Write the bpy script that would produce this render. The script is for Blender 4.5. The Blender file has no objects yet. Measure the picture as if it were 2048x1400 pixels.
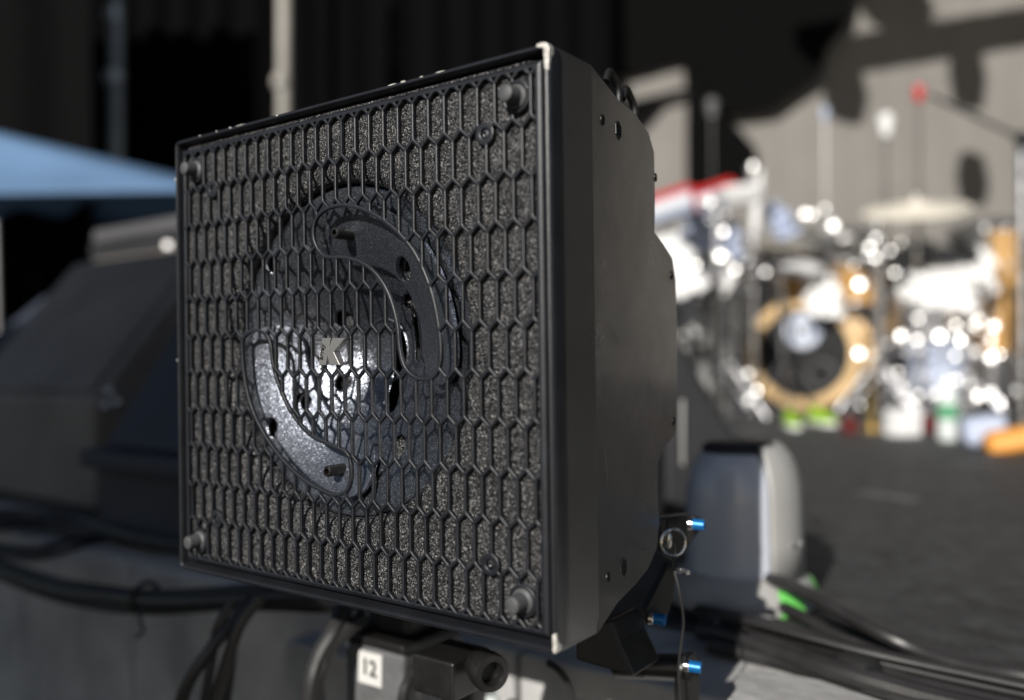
import bpy, math, random
import numpy as np
from mathutils import Vector, Matrix
random.seed(7)
sc = bpy.context.scene
col = sc.collection
R = math.radians

# ---------------------------------------------------------------- camera, sky, sun, exposure
CAMZ = 1.5                       # camera height above the pit ground
FPX, PXC, PYC = 1740.0, 1024.0, 700.0
ROLL, PITCH = -0.01325, 0.00534
cd = bpy.data.cameras.new('camera'); cam = bpy.data.objects.new('camera', cd); col.objects.link(cam)
cd.sensor_width = 36.0; cd.lens = 36.0 * FPX / 2048.0
fw = Vector((0, math.cos(PITCH), math.sin(PITCH))); u0 = Vector((0, -math.sin(PITCH), math.cos(PITCH))); r0 = Vector((1, 0, 0))
cr = r0 * math.cos(ROLL) + u0 * math.sin(ROLL); cu = -r0 * math.sin(ROLL) + u0 * math.cos(ROLL)
m = Matrix((cr, cu, -fw)).transposed().to_4x4(); m.translation = (0, 0, CAMZ); cam.matrix_world = m
cd.clip_start = 0.02; cd.clip_end = 500
cd.dof.use_dof = True; cd.dof.focus_distance = 0.675; cd.dof.aperture_fstop = 1.95; cd.dof.aperture_blades = 0
sc.camera = cam

SUN_EL, SUN_AZ = R(27), R(27)    # the sun stands behind the camera, to its left
SUNV = Vector((-math.sin(SUN_AZ) * math.cos(SUN_EL), -math.cos(SUN_AZ) * math.cos(SUN_EL), math.sin(SUN_EL)))
w = bpy.data.worlds.new('World'); sc.world = w; w.use_nodes = True
nt = w.node_tree; sky = nt.nodes.new('ShaderNodeTexSky'); sky.sky_type = 'NISHITA'; sky.sun_disc = False
sky.sun_elevation = SUN_EL; sky.sun_rotation = math.pi + SUN_AZ
bg = nt.nodes['Background']; bg.inputs[1].default_value = 0.05
nt.links.new(sky.outputs[0], bg.inputs[0])
sl = bpy.data.lights.new('sun', 'SUN'); sl.energy = 5.0; sl.angle = R(0.5); sl.color = (1.0, 0.96, 0.905)
so = bpy.data.objects.new('sun', sl); col.objects.link(so)
so.rotation_euler = SUNV.to_track_quat('Z', 'Y').to_euler(); so.location = (-4, -8, 8)
vs = sc.view_settings; vs.view_transform = 'Standard'; vs.look = 'None'; vs.exposure = 0.0; vs.gamma = 1.0

# ---------------------------------------------------------------- helpers
def ray(px, py): return fw + cr * ((px - PXC) / FPX) + cu * ((PYC - py) / FPX)
def at(px, py, y):                       # the point seen at a pixel, y metres ahead
    r = ray(px, py); return r * (y / r.y) + Vector((0, 0, CAMZ))
STAGE = CAMZ - 0.35
def on_floor(px, py, z=STAGE):
    r = ray(px, py); return r * ((z - CAMZ) / r.z) + Vector((0, 0, CAMZ))

def tag(o, label=None, cat=None, group=None, kind=None):
    if label: o['label'] = label
    if cat: o['category'] = cat
    if group: o['group'] = group
    if kind: o['kind'] = kind
    return o
def thing(name, label, cat, loc=(0, 0, 0), group=None):
    o = bpy.data.objects.new(name, None); col.objects.link(o); o.location = loc; o.empty_display_size = .05
    return tag(o, label, cat, group)
def origin(o):
    v = Vector((0, 0, 0))
    while o is not None: v = v + o.location; o = o.parent
    return v

class MB:
    def __init__(s): s.v = []; s.f = []
    def add(s, vs, fs):
        n = len(s.v); s.v += [tuple(v) for v in vs]; s.f += [tuple(i + n for i in f) for f in fs]; return s
    def box(s, c, ax, ay, az):           # centre and three half-axis vectors
        c, ax, ay, az = map(Vector, (c, ax, ay, az))
        vs = [c + ax * i + ay * j + az * k for k in (-1, 1) for j in (-1, 1) for i in (-1, 1)]
        fs = [(0, 2, 3, 1), (4, 5, 7, 6), (0, 1, 5, 4), (2, 6, 7, 3), (0, 4, 6, 2), (1, 3, 7, 5)]
        if ax.cross(ay).dot(az) < 0: fs = [f[::-1] for f in fs]
        return s.add(vs, fs)
    def lathe(s, base, axis, prof, n=32, a0=0, a1=2 * math.pi, ref=None, cap=True):
        base, axis = Vector(base), Vector(axis).normalized()
        x = Vector(ref) if ref is not None else (axis.orthogonal())
        x = (x - axis * x.dot(axis)).normalized(); y = axis.cross(x)
        full = abs(a1 - a0 - 2 * math.pi) < 1e-6; cnt = n if full else n + 1
        vs = []; fs = []
        for (r, h) in prof:
            for i in range(cnt):
                a = a0 + (a1 - a0) * i / n
                vs.append(base + axis * h + (x * math.cos(a) + y * math.sin(a)) * r)
        for k in range(len(prof) - 1):
            for i in range(n):
                j = (i + 1) % cnt
                fs.append((k * cnt + i, k * cnt + j, (k + 1) * cnt + j, (k + 1) * cnt + i))
        if cap and full:
            if prof[0][0] > 1e-6: fs.append(tuple(range(cnt))[::-1])
            if prof[-1][0] > 1e-6: fs.append(tuple((len(prof) - 1) * cnt + i for i in range(cnt)))
        return s.add(vs, fs)
    def cyl(s, p, q, r, r2=None, n=20):
        p, q = Vector(p), Vector(q); L = (q - p).length
        return s.lathe(p, q - p, [(r, 0), (r2 if r2 is not None else r, L)], n)
    def tube(s, pts, r, n=10, sub=6):
        pts = [Vector(p) for p in pts]; P = catmull(pts, sub) if sub > 1 and len(pts) > 2 else pts
        N = len(P); vs = []; fs = []; up = None
        for i in range(N):
            t = (P[min(i + 1, N - 1)] - P[max(i - 1, 0)]).normalized()
            up = t.orthogonal().normalized() if up is None else (up - t * up.dot(t)).normalized()
            b = t.cross(up); rr = r(i / (N - 1)) if callable(r) else r
            vs += [P[i] + (up * math.cos(a) + b * math.sin(a)) * rr for a in [2 * math.pi * k / n for k in range(n)]]
        for i in range(N - 1):
            for k in range(n):
                k2 = (k + 1) % n
                fs.append((i * n + k, i * n + k2, (i + 1) * n + k2, (i + 1) * n + k))
        fs.append(tuple(range(n))[::-1]); fs.append(tuple((N - 1) * n + k for k in range(n)))
        return s.add(vs, fs)
    def prism(s, poly, ext):             # planar polygon pushed along a vector
        poly = [Vector(p) for p in poly]; ext = Vector(ext); n = len(poly)
        nr = Vector((0, 0, 0))
        for i in range(n): nr += poly[i].cross(poly[(i + 1) % n])
        if nr.dot(ext) > 0: poly = poly[::-1]
        vs = poly + [p + ext for p in poly]
        fs = [tuple(range(n)), tuple(range(n, 2 * n))[::-1]]
        fs += [(i, i + n, (i + 1) % n + n, (i + 1) % n) for i in range(n)]
        return s.add(vs, fs)
    def torus(s, c, axis, Rr, r, n=40, k=10, a0=0, a1=2 * math.pi):
        c, axis = Vector(c), Vector(axis).normalized(); x = axis.orthogonal().normalized(); y = axis.cross(x)
        full = abs(a1 - a0 - 2 * math.pi) < 1e-6
        pts = []
        vs = []; fs = []; cnt = n if full else n + 1
        for i in range(cnt):
            a = a0 + (a1 - a0) * i / n; d = x * math.cos(a) + y * math.sin(a)
            for j in range(k):
                b = 2 * math.pi * j / k; vs.append(c + d * (Rr + r * math.cos(b)) + axis * (r * math.sin(b)))
        for i in range(n):
            i2 = (i + 1) % cnt
            for j in range(k): fs.append((i * k + j, i2 * k + j, i2 * k + (j + 1) % k, i * k + (j + 1) % k))
        return s.add(vs, fs)

def catmull(P, sub):
    out = []; n = len(P)
    for i in range(n - 1):
        a, b, c, d = P[max(i - 1, 0)], P[i], P[i + 1], P[min(i + 2, n - 1)]
        for k in range(sub):
            t = k / sub
            out.append(.5 * ((2 * b) + (c - a) * t + (2 * a - 5 * b + 4 * c - d) * t * t + (3 * b - a - 3 * c + d) * t ** 3))
    out.append(P[-1]); return out

def obj(name, mb, mat, parent=None, smooth=35, bevel=0, seg=2):
    me = bpy.data.meshes.new(name)
    o = bpy.data.objects.new(name, me); col.objects.link(o)
    base = origin(parent) if parent is not None else None
    if parent is None:
        P = np.array(mb.v); c = (P.min(0) + P.max(0)) / 2; c[2] = P[:, 2].min(); base = Vector(c); o.location = base
    else:
        o.parent = parent
    me.from_pydata([tuple(Vector(v) - base) for v in mb.v], [], mb.f); me.update()
    me.materials.append(mat)
    if smooth:
        me.shade_smooth(); me.set_sharp_from_angle(angle=R(smooth))
    if bevel:
        b = o.modifiers.new('bevel', 'BEVEL'); b.width = bevel; b.segments = seg; b.limit_method = 'ANGLE'; b.angle_limit = R(30)
        b.harden_normals = False
    return o

def text_mesh(name, body, size, origin_pt, xdir, ydir, depth, mat, parent=None, align='CENTER', offset=0.0):
    cv = bpy.data.curves.new(name, 'FONT'); cv.body = body; cv.size = size; cv.extrude = depth; cv.align_x = align; cv.align_y = 'CENTER'; cv.offset = offset
    cv.resolution_u = 4
    t = bpy.data.objects.new('tmp', cv); col.objects.link(t)
    dg = bpy.context.evaluated_depsgraph_get(); me0 = bpy.data.meshes.new_from_object(t.evaluated_get(dg))
    bpy.data.objects.remove(t)
    x, y = Vector(xdir).normalized(), Vector(ydir).normalized(); z = x.cross(y)
    mb = MB(); mb.add([Vector(origin_pt) + x * v.co.x + y * v.co.y + z * v.co.z for v in me0.vertices], [tuple(p.vertices) for p in me0.polygons])
    bpy.data.meshes.remove(me0)
    return obj(name, mb, mat, parent, smooth=0)

# ---------------------------------------------------------------- materials
def pbr(name, c, rough=.5, metal=0, spec=.5, bump=None, var=None, flake=None, coat=0, rvar=None, sheen=None, fleck=None):
    mt = bpy.data.materials.new(name); mt.use_nodes = True; t = mt.node_tree; N, L = t.nodes, t.links
    b = N['Principled BSDF']; b.inputs['Base Color'].default_value = (*c, 1); b.inputs['Roughness'].default_value = rough
    b.inputs['Metallic'].default_value = metal; b.inputs['Specular IOR Level'].default_value = spec
    b.inputs['Coat Weight'].default_value = coat; b.inputs['Coat Roughness'].default_value = .15
    if sheen: b.inputs['Sheen Weight'].default_value = sheen[0]; b.inputs['Sheen Roughness'].default_value = sheen[1]; b.inputs['Sheen Tint'].default_value = (1, .97, .93, 1)
    tc = N.new('ShaderNodeTexCoord')
    def noise(scale, detail=4, rg=.6):
        n = N.new('ShaderNodeTexNoise'); n.inputs['Scale'].default_value = scale; n.inputs['Detail'].default_value = detail
        n.inputs['Roughness'].default_value = rg; L.new(tc.outputs['Object'], n.inputs['Vector']); return n
    if var:                              # (scale, dark factor, light factor)
        n = noise(var[0], 5); r = N.new('ShaderNodeMapRange'); r.inputs['From Min'].default_value = .3; r.inputs['From Max'].default_value = .7
        r.inputs['To Min'].default_value = var[1]; r.inputs['To Max'].default_value = var[2]; L.new(n.outputs[0], r.inputs[0])
        mx = N.new('ShaderNodeVectorMath'); mx.operation = 'SCALE'; mx.inputs[0].default_value = c; L.new(r.outputs[0], mx.inputs['Scale'])
        L.new(mx.outputs[0], b.inputs['Base Color'])
    if rvar:
        n = noise(rvar[0], 4); r = N.new('ShaderNodeMapRange'); r.inputs['From Min'].default_value = .35; r.inputs['From Max'].default_value = .65
        r.inputs['To Min'].default_value = rvar[1]; r.inputs['To Max'].default_value = rvar[2]; L.new(n.outputs[0], r.inputs[0]); L.new(r.outputs[0], b.inputs['Roughness'])
    if fleck:                            # (scale, share, colour): small bright flecks that put sparkle into the base colour
        src = b.inputs['Base Color'].links[0].from_socket if b.inputs['Base Color'].links else None
        v = N.new('ShaderNodeTexVoronoi'); v.inputs['Scale'].default_value = fleck[0]; L.new(tc.outputs['Object'], v.inputs['Vector'])
        sp = N.new('ShaderNodeSeparateColor'); L.new(v.outputs['Color'], sp.inputs[0])
        g = N.new('ShaderNodeMath'); g.operation = 'GREATER_THAN'; g.inputs[1].default_value = 1 - fleck[1]; L.new(sp.outputs[1], g.inputs[0])
        mp = N.new('ShaderNodeMath'); mp.operation = 'MULTIPLY'; L.new(g.outputs[0], mp.inputs[0]); L.new(sp.outputs[2], mp.inputs[1])
        mx = N.new('ShaderNodeMix'); mx.data_type = 'RGBA'; L.new(mp.outputs[0], mx.inputs[0]); mx.inputs[7].default_value = (*fleck[2], 1)
        if src: L.new(src, mx.inputs[6])
        else: mx.inputs[6].default_value = (*c, 1)
        L.new(mx.outputs[2], b.inputs['Base Color'])
    nrm = None
    if flake:                            # (scale, amount): tiny facets that each face a little their own way
        v = N.new('ShaderNodeTexVoronoi'); v.inputs['Scale'].default_value = flake[0]; L.new(tc.outputs['Object'], v.inputs['Vector'])
        s = N.new('ShaderNodeVectorMath'); s.operation = 'SUBTRACT'; s.inputs[1].default_value = (.5, .5, .5); L.new(v.outputs['Color'], s.inputs[0])
        k = N.new('ShaderNodeVectorMath'); k.operation = 'SCALE'; k.inputs['Scale'].default_value = flake[1]; L.new(s.outputs[0], k.inputs[0])
        g = N.new('ShaderNodeNewGeometry'); a = N.new('ShaderNodeVectorMath'); L.new(g.outputs['Normal'], a.inputs[0]); L.new(k.outputs[0], a.inputs[1])
        nn = N.new('ShaderNodeVectorMath'); nn.operation = 'NORMALIZE'; L.new(a.outputs[0], nn.inputs[0]); nrm = nn.outputs[0]
    if bump:                             # (scale, strength, distance)
        n = noise(bump[0], 5); bp = N.new('ShaderNodeBump'); bp.inputs['Strength'].default_value = bump[1]; bp.inputs['Distance'].default_value = bump[2]
        L.new(n.outputs[0], bp.inputs['Height'])
        if nrm: L.new(nrm, bp.inputs['Normal'])
        nrm = bp.outputs[0]
    if nrm: L.new(nrm, b.inputs['Normal'])
    return mt

M = {}
M['coat'] = pbr('powder_coat_black', (.014, .015, .018), .36, spec=.6, bump=(1800, .35, .0004), var=(35, .75, 1.3), flake=(2600, .12))
M['side'] = pbr('cabinet_black', (.030, .029, .029), .36, spec=1.0, bump=(850, .55, .0006), var=(14, .8, 1.2), rvar=(18, .27, .42), coat=.8, sheen=(.16, .3))
M['grille'] = pbr('grille_black', (.0095, .0108, .0145), .42, spec=.65, bump=(2200, .3, .0003), flake=(3000, .1), var=(28, .6, 1.6))
M['foam'] = pbr('open_cell_foam', (.022, .0225, .0245), .32, spec=.6, flake=(1150, 1.7), bump=(800, .8, .0013), var=(300, .2, 1.7), fleck=(1450, .17, (.44, .43, .42)))
M['dish'] = pbr('flake_metal', (.15, .162, .19), .28, metal=.92, flake=(1700, .34), var=(500, .65, 1.3), bump=(1200, .12, .0003), fleck=(1600, .20, (.70, .74, .82)))
M['vane'] = pbr('smooth_flake_paint', (.155, .168, .20), .36, metal=.9, flake=(1900, .40), bump=(1500, .1, .0002), fleck=(1700, .15, (.50, .53, .60)))
M['dark'] = pbr('cavity_black', (.006, .006, .007), .8)
M['emblem'] = pbr('brushed_emblem', (.46, .45, .44), .36, metal=.8, bump=(900, .2, .0003))
M['worn'] = pbr('worn_bare_edge', (.78, .75, .69), .45, metal=.3, bump=(700, .5, .0005), var=(300, .5, 1.2))
M['rubber'] = pbr('rubber_grey', (.07, .072, .075), .55, bump=(900, .3, .0004), var=(120, .8, 1.2))
M['steel_dk'] = pbr('screw_steel', (.25, .25, .26), .3, metal=1)
M['steel'] = pbr('polished_steel', (.7, .69, .67), .16, metal=1, rvar=(60, .1, .25))
M['chrome'] = pbr('chrome', (.80, .80, .82), .22, metal=1, rvar=(9, .15, .4))
M['satin'] = pbr('satin_chrome', (.85, .84, .82), .40, metal=1)
M['blue_pin'] = pbr('anodised_blue', (.008, .15, .42), .35, metal=.35)
M['black_metal'] = pbr('black_metal', (.011, .0105, .010), .38, spec=.6, bump=(600, .3, .0005), var=(60, .7, 1.5))
M['black_plastic'] = pbr('black_plastic', (.022, .022, .024), .5, var=(5, .75, 1.25), bump=(400, .2, .0005))
M['wedge'] = pbr('textured_black_paint', (.19, .175, .16), .55, bump=(350, .5, .001), var=(4, .8, 1.25))
M['wedge2'] = pbr('dark_blue_cover', (.035, .042, .06), .6, bump=(200, .3, .001), var=(4, .85, 1.2))
M['case'] = pbr('grey_laminate', (.10, .098, .1), .5, var=(5, .8, 1.2))
M['cable'] = pbr('cable_black', (.022, .021, .021), .42, spec=.6, bump=(300, .15, .0008), var=(20, .7, 1.4))
M['tape'] = pbr('gaffer_tape', (.012, .012, .012), .7, bump=(500, .6, .001))
M['concrete'] = pbr('weathered_concrete', (.45, .445, .435), .85, bump=(60, .5, .006), var=(5, .62, 1.3))
M['concrete_dk'] = pbr('damp_concrete', (.29, .285, .275), .85, bump=(60, .5, .006), var=(4, .6, 1.4))
M['floor'] = pbr('worn_black_stage', (.047, .048, .050), .6, spec=.4, bump=(110, 1.0, .008), var=(28, .45, 1.6))
M['pit'] = pbr('pit_asphalt', (.06, .058, .055), .9, bump=(90, .6, .006), var=(3, .7, 1.3))
M['tan'] = pbr('tan_corrugated', (.235, .222, .204), .75, var=(1.2, .9, 1.1))
M['drape'] = pbr('black_velour', (.003, .003, .0034), .95, spec=.05)
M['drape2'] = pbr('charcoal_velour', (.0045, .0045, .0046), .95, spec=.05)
M['pole'] = pbr('aluminium_pole', (.42, .42, .41), .4, metal=.6, var=(3, .8, 1.2))
M['pole2'] = pbr('painted_pole', (.38, .36, .32), .6, var=(3, .8, 1.2))
M['canopy'] = pbr('blue_canopy_cloth', (.125, .22, .37), .7, spec=.3, bump=(30, .3, .01), var=(1.5, .9, 1.1))
M['grey_box'] = pbr('grey_enclosure', (.13, .132, .135), .6, var=(18, .6, 1.4), bump=(200, .3, .001))
M['white'] = pbr('white_paint', (.85, .85, .84), .6)
M['black'] = pbr('black_ink', (.01, .01, .01), .6)
M['label'] = pbr('white_label', (.72, .71, .68), .55, var=(30, .9, 1.05))
M['head_l'] = pbr('slate_plastic', (.52, .55, .62), .24, coat=.6, var=(6, .93, 1.05))  # the one grey plastic, with blue shade and sky sheen put into its colour
M['head_r'] = pbr('pale_grey_plastic', (.36, .355, .34), .42, var=(6, .93, 1.05))
M['green'] = pbr('bright_green_rubber', (.16, .62, .12), .5)
M['wood'] = pbr('honey_maple', (.62, .36, .13), .22, coat=.6, var=(7, .75, 1.2))
M['wood2'] = pbr('pale_maple', (.72, .50, .26), .25, coat=.6, var=(9, .8, 1.15))
M['head_blk'] = pbr('black_drumhead', (.010, .010, .011), .35)
M['head_wht'] = pbr('white_drumhead', (.85, .85, .84), .4)
M['bronze'] = pbr('bronze_cymbal', (.88, .82, .70), .45, metal=.15, bump=(40, .2, .002))
M['brass'] = pbr('brass', (.85, .62, .25), .33, metal=1)
M['red'] = pbr('red_lacquer', (.55, .03, .025), .3, coat=.4)
M['cloth'] = pbr('white_cloth', (.86, .86, .85), .8, bump=(20, .4, .01))
M['pblue'] = pbr('pale_blue_cloth', (.46, .52, .66), .7, bump=(20, .4, .01))
M['lime'] = pbr('lime_rubber', (.30, .52, .02), .5)
M['orange'] = pbr('orange_plastic', (.75, .32, .05), .5)
M['plastic_clear'] = pbr('milky_plastic', (.75, .8, .78), .15, coat=.3)
M['dkred'] = pbr('dull_red', (.12, .012, .012), .5)
M['amp'] = pbr('amp_black', (.012, .012, .013), .7, bump=(300, .4, .001))
M['bgreen'] = pbr('green_label', (.10, .35, .18), .5)

# ---------------------------------------------------------------- the hero speaker's frame of reference
SC = Vector((-0.14371, 0.68912, 0.00388 + CAMZ))      # middle of its front
SN = Vector((-0.58967, -0.80765, 0)); SD = Vector((0.80765, -0.58967, 0)); ZZ = Vector((0, 0, 1))
HW, HH = .2107, .200
def S(u, v, t=0.0): return SC + SD * u + ZZ * v - SN * t
def S_px(px, py, t=0.0):                # pixel -> (u, v) on the plane t metres behind the front
    r = ray(px, py); o = Vector((0, 0, CAMZ)); q = SC - SN * t
    P = o + r * ((q - o).dot(SN) / r.dot(SN)) - q
    return P.dot(SD), P.z
def side_px(px, py, uu):                # pixel -> (t, v) on the side plane u = uu
    r = ray(px, py); o = Vector((0, 0, CAMZ)); q = SC + SD * uu
    P = o + r * ((q - o).dot(SD) / r.dot(SD)) - SC
    return -P.dot(SN), P.z

# ================================================================ SETTING
E1 = SD; B1 = -SN                                   # along the stage edge; into the stage
E0 = Vector((-.274, 1.243, 0))                      # a point of the stage edge
def G(a, b, z): return E0 + E1 * a + B1 * b + ZZ * z

mb = MB(); mb.add([(-60, -40, 0), (60, -40, 0), (60, 80, 0), (-60, 80, 0)], [(0, 1, 2, 3)])
tag(obj('ground', mb, M['pit'], smooth=0), kind='structure')
# stage floor: a worn deck sheet with a thick slab below it
mb = MB(); mb.add([G(-14, .18, STAGE), G(14, .18, STAGE), G(14, 14, STAGE), G(-14, 14, STAGE),
                   G(-14, .18, STAGE - .3), G(14, .18, STAGE - .3)], [(0, 1, 2, 3), (4, 5, 1, 0)])
tag(obj('stage_floor', mb, M['floor'], smooth=0), kind='structure')
# concrete wall that carries the stage edge, laid in blocks of two courses
wall = thing('concrete_wall', 'grey weathered concrete stage front wall in large blocks below the speakers', 'wall', G(-2, .1, 0))
course = [(0, .38, .075, .02), (.385, .75, .02, .0), (.755, STAGE - .003, 0, -.002)]
bl = MB(); blocks = []
for ci, (z0, z1, pr, _) in enumerate(course):
    a = -7 + (.31 * ci); L = .84
    while a < 4.5:
        b = MB(); jit = random.uniform(0, .006)
        b.box((G(a + L / 2, .09, (z0 + z1) / 2)), E1 * (L / 2 - .004), B1 * (.088 + pr * .5 + jit), ZZ * ((z1 - z0) / 2 - .002))
        for i in range(len(b.v)): b.v[i] = tuple(Vector(b.v[i]) - B1 * pr * .5)
        obj('concrete_block', b, M['concrete'] if (ci == 2 or random.random() < .55) else M['concrete_dk'], wall, smooth=0, bevel=.006)
        a += L
mb = MB().box(G(.075, -.03, STAGE / 2 - .02), E1 * .09, B1 * .03, ZZ * (STAGE / 2 - .02))
obj('pilaster', mb, M['concrete'], wall, smooth=0, bevel=.006)

# back of the stage: tan corrugated wall and black drapes
WY = 8.0
def corrug(x0, x1, z0, z1, y, pitch, depth, n=6, wob=0):
    b = MB(); cols = int((x1 - x0) / pitch * n) + 1; vs = []; fs = []
    for i in range(cols):
        x = x0 + (x1 - x0) * i / (cols - 1); ph = (x / pitch) * 2 * math.pi
        yy = y + depth * math.sin(ph + wob * math.sin(x * 2.1) * 2)
        vs += [(x, yy, z0), (x, yy, z1)]
    for i in range(cols - 1): fs.append((i * 2, i * 2 + 2, i * 2 + 3, i * 2 + 1))
    b.add(vs, fs); return b
tag(obj('back_wall', corrug(.35, 11, STAGE, 7.4, WY, .31, .003), M['tan'], smooth=60), 'tan corrugated metal wall at the back of the stage behind the drums', 'wall')
tag(obj('black_curtain', corrug(-9, .95, STAGE, 7.6, WY - .35, .34, .05, 8, 1), M['drape'], smooth=80), 'black curtain hanging behind the blue canopy and the speaker', 'curtain')
tag(obj('charcoal_curtain', corrug(-5.2, -2.95, STAGE + 1.0, 5.2, 6.2, .7, .05, 8, 1), M['drape2'], smooth=80), 'charcoal curtain at the left above the blue canopy', 'curtain')
wing = corrug(.4, 6.3, STAGE, 7.6, 0, .34, .05, 8, 1); wing.v = [(7.2 + y, x, z) for x, y, z in wing.v]  # unseen curtain added to keep sky reflections off the cabinet side
tag(obj('side_curtain', wing, M['drape'], smooth=80), 'black curtain closing the far right side of the stage', 'curtain')
# roof over the stage with its front beam
mb = MB().box((1, 9.5, CAMZ + 6.4), (14, 0, 0), (0, 6.0, 0), (0, 0, .12))
tag(obj('stage_roof', mb, M['black_plastic'], smooth=0), kind='structure')

# beam and lamps added out of view, shaped to cast shadows on the tan wall
def sun_up(px, py, dy=4.4, y=WY):
    p = at(px, py, y); return p + SUNV * (dy / -SUNV.y)
def hang_plate(name, label, cat, poly, dy, thick, mat):
    pts = [sun_up(x, y, dy) for x, y in poly]
    ang = Vector((0, thick, 0))
    tag(obj(name, MB().prism(pts, ang), mat, smooth=0), label, cat)
def wall_shade_sheet(label, poly, y, mat):  # shade on the wall built as thin dark sheets in its outline
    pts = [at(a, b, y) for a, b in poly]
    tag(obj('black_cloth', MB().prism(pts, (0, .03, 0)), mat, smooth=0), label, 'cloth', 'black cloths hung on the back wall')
wall_shade_sheet('black cloth hung on the tan wall right behind the top of the speaker', [(1050, -80), (1395, -80), (1420, 190), (1515, 300), (1500, 360), (1374, 400), (1374, 186), (1325, 200), (1270, 260), (1250, 205), (1372, 175), (1366, 118), (1250, 150), (1050, 190)], WY - .10, M['drape2'])
wall_shade_sheet('black cloth hung on the tan wall above the microphones', [(1395, -80), (1730, -80), (1705, 30), (1655, 95), (1640, 150), (1545, 215), (1440, 225), (1400, 120)], WY - .16, M['drape2'])
hang_plate('lighting_beam', 'black lighting beam hung across the stage', 'beam', [(1630, 122), (2250, 22), (2250, 62), (1630, 162)], 4.3, .3, M['black_plastic'])
for i, (x, y, rx, ry) in enumerate([(1935, 150, 34, 62), (1690, 185, 42, 52), (1790, 5, 72, 40), (1945, 360, 30, 45)]):
    p = sun_up(x, y, 4.0); b = MB()
    b.lathe(p - ZZ * (ry / FPX * WY), ZZ, [(.0, 0), (rx / FPX * WY * .8, .03), (rx / FPX * WY, ry / FPX * WY), (rx / FPX * WY * .75, 2 * ry / FPX * WY), (0, 2 * ry / FPX * WY + .02)], 20)
    tag(obj('hanging_lamp', b, M['black_plastic']), ['black stage lamp hung under the middle of the lighting beam', 'black stage lamp hung nearest the black cloths', 'black stage lamp hung highest under the roof', 'black stage lamp hung lowest at the right'][i], 'lamp', 'stage lamps hung from the roof')
# tower added unseen behind the camera to the left, to shade the wedges and wall
tw = thing('speaker_tower', 'tall black loudspeaker tower behind the photographer', 'tower', (-4.34, -2.3, 0))
for k in range(3): obj('cabinet', MB().box((-4.34, -2.3, .75 + 1.51 * k), (2.2, 0, 0), (0, .4, 0), (0, 0, .75)), M['black_plastic'], tw, smooth=0, bevel=.02)

# ================================================================ HERO LOUDSPEAKER
spk = thing('loudspeaker', 'square black stage loudspeaker with hexagon grille and letter K emblem on a stand', 'loudspeaker', S(0, -HH, .08))

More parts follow.
